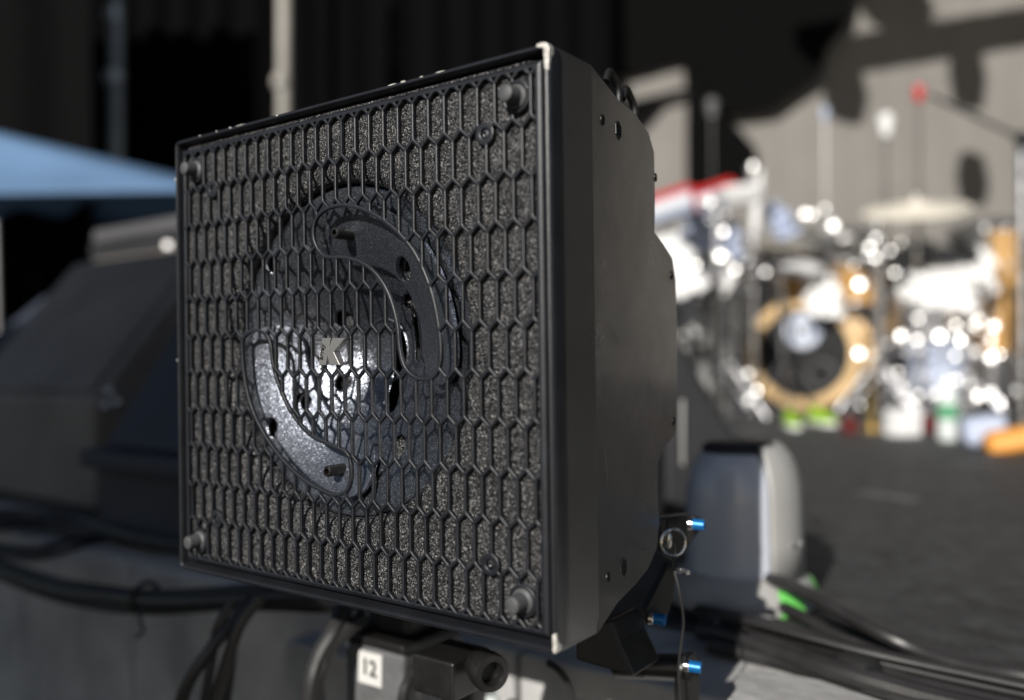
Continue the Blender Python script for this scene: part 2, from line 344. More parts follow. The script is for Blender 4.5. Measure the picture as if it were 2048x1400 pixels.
def sheet(name, phi, us, vs_, zf, thick, mat, parent, bev=.0006, drop=.0005):
    """flat part cut from a sheet: phi > 0 is material (marching squares), zf gives the depth behind the front"""
    nu, nv = len(us), len(vs_); step = us[1] - us[0]
    ins = phi > 0
    c = (ins[:-1, :-1] * 1 + ins[1:, :-1] * 2 + ins[1:, 1:] * 4 + ins[:-1, 1:] * 8)
    idg = lambda i, j: i * nv + j
    U, V = np.meshgrid(us, vs_, indexing='ij')
    base_h = nu * nv; base_v = base_h + (nu - 1) * nv
    def cross(a, b): return a / (a - b + 1e-12)
    th = np.clip(cross(phi[:-1, :], phi[1:, :]), 0.02, .98); tv = np.clip(cross(phi[:, :-1], phi[:, 1:]), .02, .98)
    HU = U[:-1, :] + th * step; HV = V[:-1, :]; VU = U[:, :-1]; VV = V[:, :-1] + tv * step
    AU = np.concatenate([U.ravel(), HU.ravel(), VU.ravel()]); AV = np.concatenate([V.ravel(), HV.ravel(), VV.ravel()])
    AP = np.concatenate([phi.ravel(), np.zeros(HU.size), np.zeros(VU.size)])
    T = zf(AU, AV) + drop * np.clip(1 - AP / bev, 0, 1) ** 1.5
    # cell-local points: corners 0..3, edges 4 bottom 5 right 6 top 7 left
    cases = {1: [[0, 4, 7]], 2: [[4, 1, 5]], 3: [[0, 1, 5, 7]], 4: [[5, 2, 6]], 5: [[0, 4, 5, 2, 6, 7]], 6: [[4, 1, 2, 6]], 7: [[0, 1, 2, 6, 7]],
             8: [[7, 6, 3]], 9: [[0, 4, 6, 3]], 10: [[4, 1, 5, 6, 3, 7]], 11: [[0, 1, 5, 6, 3]], 12: [[7, 5, 2, 3]], 13: [[0, 4, 5, 2, 3]], 14: [[4, 1, 2, 3, 7]], 15: [[0, 1, 2, 3]]}
    faces = []; walls = []
    for k, polys in cases.items():
        I, J = np.nonzero(c == k)
        if len(I) == 0: continue
        loc = [idg(I, J), idg(I + 1, J), idg(I + 1, J + 1), idg(I, J + 1), base_h + I * nv + J, base_v + (I + 1) * (nv - 1) + J, base_h + I * nv + J + 1, base_v + I * (nv - 1) + J]
        for p in polys:
            faces.append(np.stack([loc[q] for q in p], 1))
            for a, b in zip(p, p[1:] + p[:1]):
                if a > 3 and b > 3: walls.append(np.stack([loc[a], loc[b]], 1))
    W = np.concatenate(walls) if walls else np.zeros((0, 2), int)
    used = np.unique(np.concatenate([f.ravel() for f in faces])); remap = -np.ones(len(AU), int); remap[used] = np.arange(len(used))
    wu = np.unique(W); wm = -np.ones(len(AU), int); wm[wu] = np.arange(len(wu)); n0 = len(used)
    bo = origin(parent)
    def world(u, v, t):
        P = np.array(SC - bo)[None, :] + np.outer(u, SD) + np.outer(v, ZZ) - np.outer(t, SN); return P
    tw_ = T[wu]
    co = np.concatenate([world(AU[used], AV[used], T[used]), world(AU[wu], AV[wu], tw_), world(AU[wu], AV[wu], tw_ + thick)])
    nw = len(wu); tot = []; lps = []
    for f in faces: lps.append(remap[f].ravel()); tot.append(np.full(len(f), f.shape[1]))
    a, b = wm[W[:, 0]] + n0, wm[W[:, 1]] + n0
    lps.append(np.stack([b, a, a + nw, b + nw], 1).ravel()); tot.append(np.full(len(W), 4))
    lps = np.concatenate(lps).astype(np.int32); tot = np.concatenate(tot).astype(np.int32)
    me = bpy.data.meshes.new(name); me.vertices.add(len(co)); me.vertices.foreach_set('co', co.astype(np.float32).ravel())
    me.loops.add(len(lps)); me.loops.foreach_set('vertex_index', lps)
    me.polygons.add(len(tot)); st = np.concatenate([[0], np.cumsum(tot)[:-1]]).astype(np.int32)
    me.polygons.foreach_set('loop_start', st); me.update(calc_edges=True); me.validate()
    me.materials.append(mat); me.shade_smooth()
    o = bpy.data.objects.new(name, me); col.objects.link(o); o.parent = parent
    return o

def poly_sdf(U, V, P):
    P = np.array(P); d = np.full(U.shape, 9.0); ins = np.zeros(U.shape, bool); n = len(P)
    for i in range(n):
        a, b = P[i], P[(i + 1) % n]; e = b - a; L = (e @ e)
        t = np.clip(((U - a[0]) * e[0] + (V - a[1]) * e[1]) / L, 0, 1)
        d = np.minimum(d, np.hypot(U - a[0] - t * e[0], V - a[1] - t * e[1]))
        if a[1] != b[1]:
            cnd = ((a[1] > V) != (b[1] > V)) & (U < (b[0] - a[0]) * (V - a[1]) / (b[1] - a[1]) + a[0]); ins ^= cnd
    return np.where(ins, d, -d)           # positive inside
def smooth_loop(pts, sub=6):
    P = [Vector((x, y, 0)) for x, y in pts]; n = len(P); out = []
    for i in range(n):
        a, b, c, d = P[i - 1], P[i], P[(i + 1) % n], P[(i + 2) % n]
        for k in range(sub):
            t = k / sub; q = .5 * ((2 * b) + (c - a) * t + (2 * a - 5 * b + 4 * c - d) * t * t + (3 * b - a - 3 * c + d) * t ** 3); out.append((q.x, q.y))
    return out
mm = lambda L: [(a / 1000, b / 1000) for a, b in L]
CRES_UP = smooth_loop(mm([(-23.1, 95.3), (-20, 107.3), (-7.8, 114.7), (15.3, 115.4), (42.7, 106.5), (68.8, 90.6), (88.6, 70.3), (102.8, 43.8), (109.6, 18.2), (111.6, -3.5), (107.6, -16.0), (99.3, -20.8), (87.1, -19.8), (76.2, -12.4), (71.3, 0.7), (69.1, 19.4), (62.7, 38.5), (52.5, 54.1), (36.6, 66.7), (14.5, 74.2), (-8.5, 76.7), (-19.0, 84.8)]))
CRES_LO = smooth_loop(mm([(-116.9, 7.7), (-111.9, 16.3), (-98.1, 19.8), (-84.7, 16.5), (-78.2, 7.0), (-75.3, -10.0), (-65.9, -31.0), (-50.3, -51.5), (-29.0, -67.1), (-5.3, -74.1), (11.8, -79.1), (17.3, -87.6), (17.1, -100.3), (12.0, -109.5), (-0.2, -113.5), (-17.8, -110.9), (-41.9, -102.6), (-66.9, -87.7), (-89.6, -67.6), (-106.1, -44.5), (-114.6, -18.5)]))
PEGS = [(.1815, .1695), (-.1815, .1695), (-.1825, -.1705), (.1815, -.1695)]
SCREWS = [(.1545, .149), (-.1565, .149), (-.1565, -.1485), (.1545, -.1485)]

# --- grille
gs = .00072
us = np.arange(-.2055, .2056, gs); vv = np.arange(-.1925, .1926, gs); U, V = np.meshgrid(us, vv, indexing='ij')
PU, PV, ZA = .01515, .03378, .0034; U0, V0 = .1934, .152; BW = .00106
k = np.floor((V - (V0 - PV / 2)) / PV + 0)     # nearest zigzag line
vk = V0 + k * PV
par = np.mod(k, 2)                              # k = 0: bars of the row above at U0
ph = np.mod((U - U0 - par * PU / 2) / PU, 1.0); tri = 1 - 4 * np.minimum(ph, 1 - ph)
dz = np.abs(V - vk - ZA * tri) * math.cos(math.atan(4 * ZA / PU))
above = V > vk                                  # the bars of the row this point lies in
sh = np.where(above, par, 1 - par) * PU / 2
q = np.mod(U - U0 - sh + PU / 2, PU) - PU / 2
inrow = np.where(above, V - vk > ZA * .6, vk - V > ZA * .6)
dv = np.where(inrow, np.abs(q), 9)
phi = BW - np.minimum(dz, dv)
cu_, cl_ = poly_sdf(U, V, CRES_UP), poly_sdf(U, V, CRES_LO)
for cc in (cu_, cl_): phi = np.where(cc > 0, -cc, phi)
for cc in (cu_, cl_): phi = np.maximum(phi, .0014 - np.abs(cc))
fr = np.maximum(np.abs(U) - .1975, np.abs(V) - .1862); phi = np.maximum(phi, fr)
for (a, b) in PEGS:
    r = np.hypot(U - a, V - b); phi = np.maximum(np.where(r < .0098, -(.0098 - r), phi), .0011 - np.abs(r - .0102))
for (a, b) in SCREWS:
    r = np.hypot(U - a, V - b); phi = np.maximum(phi, .0078 - r)
    phi = np.minimum(phi, r - .0036)
rc = np.maximum(np.abs(U) - .2037, np.abs(V) - .1912)
phi = np.minimum(phi, -rc)
phi[0, :] = phi[-1, :] = -1e-3; phi[:, 0] = phi[:, -1] = -1e-3
sheet('grille', phi, us, vv, lambda u, v: .0025 + .0045 - np.sqrt(np.maximum(.0045 ** 2 - np.clip(.0045 + np.maximum(np.abs(u) - .2037, np.abs(v) - .1912), 0, .0045) ** 2, 0)), .0027, M['grille'], spk, drop=.00035)

# --- foam panel with a round lip that turns down into the bowl
ro = .137; cu0, cv0 = -.004, .001
prof = [(1.0, .0085)]
rings = []
nA = 128
for i in range(nA):
    a = 2 * math.pi * i / nA; ca, sa = math.cos(a), math.sin(a)
    lim = min((.2045 - (cu0 if ca > 0 else -cu0)) / max(abs(ca), 1e-6), (.1925) / max(abs(sa), 1e-6))
    wob = 1 + .004 * math.sin(5 * a) + .003 * math.sin(11 * a + 1)
    rs = [(lim, .0070), ((lim + ro + .012) / 2, .0070), (ro + .010, .0072), (ro + .005, .0082), (ro + .0015, .0105), (ro - .001, .0140), (ro - .002, .018), (ro - .001, .026), (ro + .001, .040)]
    rings.append([(cu0 + r * (wob if j > 1 else 1) * ca, cv0 + r * (wob if j > 1 else 1) * sa, t) for j, (r, t) in enumerate(rs)])
mb = MB(); nr = len(rings[0])
mb.add([S(*p) for rr in rings for p in rr], [(i * nr + j, i * nr + j + 1, ((i + 1) % nA) * nr + j + 1, ((i + 1) % nA) * nr + j) for i in range(nA) for j in range(nr - 1)])
obj('foam_panel', mb, M['foam'], spk, smooth=60)

# --- dish: shallow metal bowl with round holes and a slot
gs2 = .0011
us2 = np.arange(-.1432, .1353, gs2); U, V = np.meshgrid(us2, np.arange(-.1385, .1405, gs2), indexing='ij'); vs2 = V[0]
rr_ = [0, .018, .034, .060, .097, .131, .2]; tt_ = [.070, .069, .0625, .048, .031, .0205, .0205]
def dish_t(u, v):
    r = np.hypot(u - cu0, v - cv0)
    s = sum(np.interp(np.abs(r + o), rr_, tt_) for o in (-.010, -.005, 0, .005, .010)) / 5
    return s
phi = .1338 - np.hypot(U - cu0, V - cv0)
HOLES = []
for (px, py, t, rad) in [(820, 540, .036, .0072), (806, 606, .046, .0055), (636, 802, .049, .0062), (697, 765, .061, .0055), (568, 853, .034, .0068), (803, 893, .039, .007), (574, 532, .039, .0055), (700, 640, .062, .006)]:
    a, b = S_px(px, py, t); rad *= 1.3; HOLES.append((a, b, rad)); phi = np.minimum(phi, np.hypot(U - a, V - b) - rad)
su, sv_ = S_px(772, 735, .050)
slot = np.hypot((U - su), np.maximum(np.abs(V - sv_) - .030, 0)) - .0085
phi = np.minimum(phi, slot)
s2 = np.hypot((U - su - .03), np.maximum(np.abs(V - sv_ - .034) - .024, 0) ) - .005
phi = np.minimum(phi, s2)
dish = sheet('dish', phi, us2, vs2, dish_t, .0022, M['dish'], spk)
for (a, b, rad) in HOLES:                # foam plugs behind the holes
    t = float(dish_t(np.array([a]), np.array([b]))[0])
    nrm = Vector((0, 0, 0)) - SN
    mb = MB(); mb.lathe(S(a, b, t + .007), -SN, [(rad + .004, 0), (rad + .004, .004)], 16)
    obj('foam_plug', mb, M['foam'], dish, smooth=0)
for loop in (CRES_UP, CRES_LO):           # smooth crescent plates riding on the dish under the two cut-outs
    pv = poly_sdf(U, V, loop) + .0045
    for (a, b, rad) in HOLES: pv = np.minimum(pv, np.hypot(U - a, V - b) - rad * 1.05)
    pv = np.minimum(pv, .132 - np.hypot(U - cu0, V - cv0))
    sheet('crescent_plate', pv, us2, vs2, lambda u, v: dish_t(u, v) - .0085, .004, M['vane'], spk, drop=.0002)
mb = MB(); mb.lathe(S(cu0, cv0, .04), -SN, [(.139, 0), (.139, .055), (0, .055)], 40, cap=False)
obj('cavity_wall', mb, M['dark'], spk)
# raised rib around the mouth of the inner horn
mb = MB(); mb.torus(S(cu0, cv0, .0655), SN, .027, .0016, 48, 8); obj('horn_ring', mb, M['dish'], dish)

# --- standoffs, screws, pegs
for (px, py) in [(668, 465), (653, 943)]:
    a, b = S_px(px, py, .006); t = float(dish_t(np.array([a]), np.array([b]))[0])
    mb = MB(); mb.lathe(S(a, b, t + .002), SN, [(.0047, 0), (.0047, t - .0055), (.0044, t - .0045), (.0038, t - .004), (.0024, t - .004), (.0024, t - .012), (0, t - .012)], 20)
    obj('standoff', mb, M['black_metal'], spk)
for (a, b) in SCREWS:
    s = obj('screw', MB().lathe(S(a, b, .0052), SN, [(.0034, 0), (.0034, .0008), (.0030, .0014), (.0016, .0017), (.0016, .0004), (0, .0004)], 18), M['steel_dk'], spk)
for i, (a, b) in enumerate(PEGS):
    lean = SD * 0
    mb = MB(); mb.lathe(S(a, b, .009), SN, [(.0096, 0), (.0094, .004), (.0086, .0065), (.0064, .008), (.0060, .0165), (.0056, .0182), (.0046, .0188), (0, .0190)], 24)
    obj('rubber_foot', mb, M['rubber'], spk)

# --- emblem: letter K with the small lettering along its stem
Kz = lambda x, y: S_px(600 + x / 10, 640 + y / 10, -.002)
def face_prism(pts, t0, t1): return MB().prism([S(a, b, t1) for a, b in pts], SN * (t1 - t0))
kroot = obj('letter_emblem', face_prism([Kz(*p) for p in [(462, 362), (632, 358), (536, 905), (395, 905)]], -.0032, .003), M['emblem'], spk, smooth=0, bevel=.0004)
obj('letter_arm', face_prism([Kz(*p) for p in [(664, 360), (930, 358), (700, 640), (825, 905), (604, 905), (556, 660)]], -.0032, .003), M['emblem'], kroot, smooth=0, bevel=.0006)
ka, kb = Kz(432, 850), Kz(492, 420); mid = ((ka[0] + kb[0]) / 2, (ka[1] + kb[1]) / 2)
xd = (S(*kb) - S(*ka)); xn = xd.normalized(); yd = SN.cross(xn)
text_mesh('small_lettering', 'array', .0062, S(mid[0] + .0004, mid[1], -.0036), xn, yd, .0003, M['black'], kroot)

# --- front rim: thin folded edge round the grille, rounded corners
def rrect(hw, hh, r, n=5):
    out = []
    for cx, cy, a0 in ((hw - r, hh - r, 0), (-hw + r, hh - r, 90), (-hw + r, -hh + r, 180), (hw - r, -hh + r, 270)):
        for i in range(n + 1):
            a = R(a0 + 90 * i / n); out.append((cx + r * math.cos(a), cy + r * math.sin(a)))
    return out
def ring_loft(mb, levels):               # levels: (hw, hh, radius, t)
    n = None; k0 = len(mb.v)
    for (hw, hh, r, t) in levels:
        pts = rrect(hw, hh, r); n = len(pts); mb.v += [tuple(S(a, b, t)) for a, b in pts]
    for L in range(len(levels) - 1):
        for i in range(n):
            j = (i + 1) % n; mb.f.append((k0 + L * n + i, k0 + L * n + j, k0 + (L + 1) * n + j, k0 + (L + 1) * n + i))
mb = MB()
ring_loft(mb, [(HW - .0052, HH - .0062, .002, .016), (HW - .0042, HH - .0045, .003, .003), (HW - .0038, HH - .0038, .0035, .0007), (HW - .0030, HH - .0030, .004, 0), (HW - .0020, HH - .0020, .0045, .0002), (HW - .0009, HH - .0009, .0052, .0010), (HW - .0002, HH - .0002, .0055, .0022), (HW, HH, .0055, .0036), (HW, HH, .005, .012)])
mb.f = [f[::-1] for f in mb.f]
rim = obj('rim', mb, M['coat'], spk, smooth=50)
# bare metal where the paint has rubbed off the corners and along the edge
def chip(u, v, su_, sv__, t=-.0002):
    b = MB(); pts = []
    n = 9
    for i in range(n):
        a = 2 * math.pi * i / n; r = random.uniform(.6, 1.0); pts.append((u + su_ * r * math.cos(a), v + sv__ * r * math.sin(a)))
    return face_prism(pts, t, .0012)
mb = MB(); ring_pts = []
b = MB(); pr = [(HW - .0036, HH - .0175), (HW - .0005, HH - .019), (HW + .0002, HH - .004), (HW - .0014, HH - .0009), (HW - .005, HH + .0002), (HW - .0098, HH - .0002), (HW - .0095, HH - .0022), (HW - .0042, HH - .0038)]
obj('worn_corner', face_prism(pr, -.0003, .006), M['worn'], rim, smooth=0, bevel=.0005)
pr = [(HW - .0034, -HH + .0135), (HW - .0006, -HH + .015), (HW + .0002, -HH + .004), (HW - .0016, -HH + .0012), (HW - .0032, -HH + .0028)]
obj('worn_corner', face_prism(pr, -.0003, .006), M['worn'], rim, smooth=0, bevel=.0005)
for u, s_, t_ in [(.082, .0028, .0010), (.100, .0022, .0007), (.118, .005, .0005), (.070, .006, .0005), (-.062, .0016, .0008), (-.11, .008, .0004), (-.145, .0013, .0008), (-.125, .002, .0009), (-.170, .0016, .0006)]:
    obj('paint_chip', chip(u, HH - .0014, s_, t_), M['worn'], rim, smooth=0)
for v, s_ in [(-.005, .0016), (.164, .002)]:
    obj('paint_chip', chip(-HW + .0016, v, .0008, s_), M['worn'], rim, smooth=0)

# --- cabinet: one shell; its depth follows the stepped back edge seen at the side
HS = HW - .0012; SA = R(9); N2 = SD * math.cos(SA) - SN * math.sin(SA); P2 = S(HS, 0, .056)
def back_px(px, py):                    # pixel -> (u, v, t) on the inward-leaning rear half of the side
    r = ray(px, py); o = Vector((0, 0, CAMZ)); P = o + r * ((P2 - o).dot(N2) / r.dot(N2)) - SC
    return P.dot(SD), P.z, -P.dot(SN)
prof_px = [(1195, 128), (1240, 158), (1272, 192), (1300, 243), (1311, 292), (1313, 400), (1312, 466), (1330, 490), (1348, 518), (1354, 560), (1357, 660), (1357, 845), (1352, 868), (1330, 897), (1319, 925), (1318, 985), (1322, 1050), (1317, 1110), (1300, 1160), (1275, 1198), (1240, 1238), (1203, 1264)]
PR = [back_px(x, y) for x, y in prof_px]; VM = HH - .0035
PR = [(t, VM * v / (VM + max(0, abs(v) - .7 * VM) * .22)) for u, v, t in PR]; PR = [(t, max(-VM, min(VM, v))) for t, v in PR]
for i in range(1, len(PR)):
    if PR[i][1] > PR[i - 1][1] - .001: PR[i] = (PR[i][0], PR[i - 1][1] - .001)
secs = []
def cab_section(v, T):
    k = .004; tn = math.tan(SA); pts = [(-HW + .0022, .003), (-HW + .0008, .012), (-HS, .056), (-(HS - (T - k - .056) * tn), T - k), (-(HS - (T - .056) * tn) + k, T), (HS - (T - .056) * tn - k, T), (HS - (T - k - .056) * tn, T - k), (HS, .056), (HW - .0008, .012), (HW - .0022, .003)]
    return [S(a, v, t) for a, t in pts]
mb = MB(); nsec = 0
levels = [(HH - .0012, .058)] + [(v, max(t, .0605)) for t, v in PR[1:-1]] + [(-HH + .0012, .058)]
for (v, T) in levels: mb.v += [tuple(p) for p in cab_section(v, T)]; nsec += 1
for L in range(nsec - 1):
    for i in range(9): mb.f.append((L * 10 + i, L * 10 + i + 1, (L + 1) * 10 + i + 1, (L + 1) * 10 + i))
mb.f.append(tuple(range(10))[::-1]); mb.f.append(tuple((nsec - 1) * 10 + i for i in range(10)))
cab = obj('cabinet', mb, M['side'], spk, smooth=0, bevel=.0016, seg=3)

# fixings in the side panel: (px, py, hex?, radius)
for (px, py, hx, rad) in [(1205, 240, 0, .0034), (1237, 261, 1, .0062), (1311, 355, 0, .0030), (1343, 551, 0, .0034), (1347, 842, 0, .0034), (1216, 1154, 0, .0034), (1247, 1135, 1, .0062)]:
    uu, v, t = back_px(px, py); c = S(uu, v, t)
    n = 6 if hx else 16
    o = obj('threaded_insert', MB().lathe(c - N2 * .0005, N2, [(rad * 1.25, 0), (rad * 1.22, .0009), (rad, .0011), (rad * .95, .0002)], n, ref=ZZ, cap=False), M['black_metal'], cab, smooth=30)
    obj('insert_bore', MB().lathe(c + N2 * .00012, N2, [(rad * .97, 0), (0, .0001)], n, ref=ZZ, cap=False), M['dark'], o, smooth=0)
for (px, py, l_, w_, an) in [(1224, 668, .010, .0004, 70), (1232, 676, .006, .0003, 60), (1212, 930, .014, .0004, 80), (1262, 1085, .012, .0004, 30), (1288, 1098, .008, .0005, 20), (1298, 770, .006, .0003, 75), (1218, 1010, .004, .0005, 10)]:
    uu, v, t = back_px(px, py); c = S(uu, v, t) + N2 * .0002; b_ = N2.cross(ZZ).normalized(); d_ = b_ * math.cos(R(an)) + ZZ * math.sin(R(an)); e_ = N2.cross(d_)
    obj('scuff', MB().prism([c - d_ * l_, c - d_ * l_ * .3 + e_ * w_, c + d_ * l_ * .4 + e_ * w_ * .6, c + d_ * l_, c + d_ * l_ * .2 - e_ * w_], N2 * .00012), M['rubber'], cab, smooth=0)
# grip loops on the sloping back, seen over the top edge
for (px, py, px2, py2) in [(1216, 143, 1236, 163), (1250, 178, 1268, 200)]:
    GU = HS - .055; t0, v0 = side_px(px, py + 8, GU); t1, v1 = side_px(px2, py2 + 8, GU)
    mb = MB(); mb.tube([S(GU, v0 - .006, t0 - .004), S(GU, v0 + .004, t0 + .002), S(GU, (v0 + v1) / 2 + .003, (t0 + t1) / 2 + .001), S(GU, v1 - .003, t1 + .000), S(GU, v1 - .016, t1)], .0032, 10)
    obj('grip', mb, M['black_metal'], spk)

# ================================================================ STAND AND BRACKET
DY = .79
br = thing('mounting_bracket', 'black angled mounting bracket with a lever under the back of the speaker', 'bracket', at(1250, 1340, DY))
mb = MB(); mb.prism([at(x, y, .73) for x, y in [(1150, 1322), (1150, 1262), (1222, 1240), (1236, 1282), (1270, 1356)]], B1 * .05)
obj('bracket_block', mb, M['black_metal'], br, smooth=0, bevel=.003)
mb = MB(); mb.box(S(.02, -HH - .010, .12), SD * .10, SN * .03, ZZ * .008); mb2 = mb
obj('yoke_bar', mb, M['black_metal'], br, smooth=0, bevel=.002)
obj('cross_tube', MB().cyl(at(1236, 1330, .86), at(1376, 1336, .80), .012), M['black_metal'], br)
def plate_px(name, poly, y, thick, parent, mat=M['black_metal'], bev=.0012):
    n = Vector((.35, -.94, 0)).normalized(); c = at(*poly[0], y); pts = []
    for x, yy in poly:
        r = ray(x, yy); o = Vector((0, 0, CAMZ)); pts.append(o + r * ((c - o).dot(n) / r.dot(n)))
    return obj(name, MB().prism(pts, -n * thick), mat, parent, smooth=0, bevel=bev)
lv = thing('upper_clamp_plate', 'black clamp plate with a blue push button behind the speaker, topmost of three', 'clamp', at(1365, 1100, .80), 'clamps with blue buttons')
plate_px('plate', [(1316, 1036), (1385, 1029), (1402, 1034), (1403, 1058), (1366, 1108), (1346, 1122), (1326, 1108)], .80, .012, lv)
def button(px, py, y, parent, L=.0105, r=.0052):
    c = at(px - 10, py - 1, y); d = (Vector((.93, -.36, -.05))).normalized()
    obj('collar', MB().lathe(c - d * .004, d, [(.0058, 0), (.0058, .0035), (.0050, .0042)], 20), M['steel'], parent)
    obj('push_button', MB().lathe(c, d, [(r, 0), (r, L - .0006), (r - .0006, L), (r - .0016, L), (r - .0019, L - .0004), (0, L - .0004)], 22), M['blue_pin'], parent)
button(1396, 1049, .795, lv)
a2 = thing('middle_clamp_arm', 'slanting black clamp arm with a blue push button just under the key rings', 'clamp', at(1325, 1240, .79), 'clamps with blue buttons')
plate_px('arm', [(1338, 1128), (1356, 1131), (1346, 1200), (1330, 1247), (1316, 1256), (1294, 1248), (1292, 1222), (1318, 1170)], .785, .010, a2)
button(1318, 1238, .775, a2)
a3 = thing('lower_clamp_arm', 'upright black clamp arm with a blue push button at the bottom of the picture', 'clamp', at(1380, 1500, .79), 'clamps with blue buttons')
plate_px('arm', [(1358, 1330), (1372, 1312), (1392, 1308), (1403, 1322), (1400, 1350), (1396, 1500), (1362, 1500)], .785, .010, a3)
button(1389, 1333, .775, a3)
cbar = MB().cyl(at(1290, 1332, .80), at(1378, 1337, .79), .010)
obj('pivot', cbar, M['black_metal'], a3)
# split rings and their wire
def kring(px, py, rad, ax, label):
    t = thing('key_ring', label, 'key ring', at(px, py, .775), 'key rings on the safety wire')
    c = at(px, py, .775); ax = Vector(ax).normalized()
    obj('outer_coil', MB().torus(c, ax, rad, .0011, 44, 8), M['steel'], t)
    obj('inner_coil', MB().torus(c + ax * .0017, ax, rad * .985, .0009, 44, 8, .3, 5.6), M['steel'], t)
kring(1346, 1084, .0116, (.25, -1, .1), 'round steel split ring hanging face-on behind the speaker')
kring(1362, 1144, .0078, (.30, .35, 1), 'smaller steel split ring lying edge-on on the slanting clamp arm')
sw = thing('safety_wire', 'thin black safety wire hanging from the key rings past the clamps', 'wire', at(1356, 1400, .77))
obj('wire', MB().tube([at(1336, 1040, .80), at(1334, 1062, .785), at(1344, 1082, .775), at(1350, 1104, .775), at(1346, 1130, .775), at(1358, 1180, .768), at(1367, 1240, .768), at(1362, 1290, .768), at(1357, 1340, .768), at(1361, 1400, .768), at(1364, 1460, .768)], .0011, 8), M['cable'], sw)
obj('wire_end', MB().lathe(at(1338, 1066, .772), at(1336, 1094, .772) - at(1338, 1066, .772), [(.0022, 0), (.0034, .003), (.0034, .011), (.0022, .013)], 14), M['steel'], sw)

st = thing('speaker_stand', 'black tripod stand with a round clamp knob carrying the speaker', 'stand', (at(925, 1390, .80).x, at(925, 1390, .80).y, 0))
pc = at(925, 1390, .80); pole_top = at(925, 1335, .80)
obj('pole', MB().lathe((pc.x, pc.y, .25), ZZ, [(.0195, 0), (.0195, pole_top.z - .25)], 28), M['black_metal'], st)
obj('pole_hole', MB().lathe(at(902, 1392, .7815), Vector((-.25, -1, 0)), [(.0055, 0), (.0055, .001), (0, .001)], 16), M['dark'], st)
mb = MB(); mb.prism([at(x, y, .76) for x, y in [(858, 1318), (862, 1345), (938, 1372), (950, 1345), (945, 1335)]], B1 * .06)
obj('clamp_block', MB().box(at(903, 1338, .79), SD * .024, SN * .026, ZZ * .017), M['black_metal'], st, smooth=0, bevel=.002)
kc = at(982, 1346, .745); ka_ = Vector((.45, -.89, .0)).normalized()
obj('knob', MB().lathe(kc - ka_ * .030, ka_, [(.010, 0), (.014, .006), (.0165, .020), (.0168, .030), (.0155, .033), (.0105, .034), (.0088, .031), (.0085, .024), (0, .024)], 30), M['black_metal'], st)
obj('head_plate', MB().box(S(.03, -HH - .034, .16), SD * .06, SN * .04, ZZ * .012), M['black_metal'], st, smooth=0, bevel=.002)
for a in (20, 140, 260):
    d = Vector((math.cos(R(a)), math.sin(R(a)), 0))
    obj('leg', MB().cyl(Vector((pc.x, pc.y, .55)), Vector((pc.x, pc.y, .02)) + d * .5, .012), M['black_metal'], st)

# ================================================================ PIT SIDE: numbered box, cables, wall
gb = thing('junction_box', 'grey metal box marked 12 in front of the concrete wall', 'electrical box', at(745, 1450, .97))
q0 = at(690, 1282, .97); z0 = q0.z
bw, bd = .088, .05
def bxp(a, b, z): return Vector((q0.x, q0.y, 0)) + E1 * a + B1 * b + ZZ * z
obj('enclosure', MB().box(bxp(bw / 2, bd, z0 - .3), E1 * bw / 2, B1 * bd, ZZ * .3), M['grey_box'], gb, smooth=0, bevel=.004)
obj('lid', MB().box(bxp(bw / 2, bd, z0 + .006), E1 * (bw / 2 + .002), B1 * (bd + .002), ZZ * .005), M['black_metal'], gb, smooth=0, bevel=.002)
mb = MB(); mb.box(bxp(.045, bd, z0 + .035), E1 * .036, B1 * .03, ZZ * .026); obj('connector_hood', mb, M['black_plastic'], gb, smooth=0, bevel=.012)
la = bxp(.0405, -.0012, z0 - .022)
lab = obj('number_label', MB().box(la, E1 * .0175, B1 * .0008, (ZZ * 1 + E1 * .03) * .0175), M['label'], gb, smooth=0)
text_mesh('number', '12', .024, la - B1 * .0011 - E1 * .001, E1 - ZZ * .04, ZZ, .0001, M['black'], lab, offset=.0006)

def cable(name, label, pts, r, cat='cable', group=None, mat=M['cable'], n=10, sub=7):
    return tag(obj(name, MB().tube(pts, r, n, sub), mat), label, cat, group)
gA = 'cables along the stage edge'
# thick bundle drooping over the wall
bt = [(-60, 1105, 1.62), (0, 1138, 1.50), (110, 1180, 1.38), (230, 1198, 1.28), (330, 1202, 1.20), (450, 1198, 1.14), (560, 1196, 1.10), (660, 1196, 1.07), (800, 1190, 1.0)]
for i, (dy, dd, r) in enumerate([(0, 0, .011), (-12, .02, .010), (12, .015, .010), (0, .035, .011)]):
    cable('bundled_cable', ['thickest black cable in front in the drooping bundle at left', 'top black cable of the drooping bundle at left', 'lowest black cable of the drooping bundle at left', 'rearmost black cable of the drooping bundle at left'][i],
          [at(x, y + dy + 3 * math.sin(k * 1.7 + i), d + dd) for k, (x, y, d) in enumerate(bt)], r, group=gA)
tt = at(284, 1200, 1.235)
tag(obj('cable_tie', MB().torus(tt + Vector((0, .012, 0)), E1 + ZZ * -.02, .021, .0035, 28, 8), M['tape']), 'black tape tie round the drooping cable bundle', 'cable tie')
cable('tie_tail', 'loose black end of the cable tie hanging on the wall', [at(284, 1215, 1.20), at(280, 1240, 1.19), at(286, 1262, 1.19), at(272, 1275, 1.19)], .0025, 'cable tie')
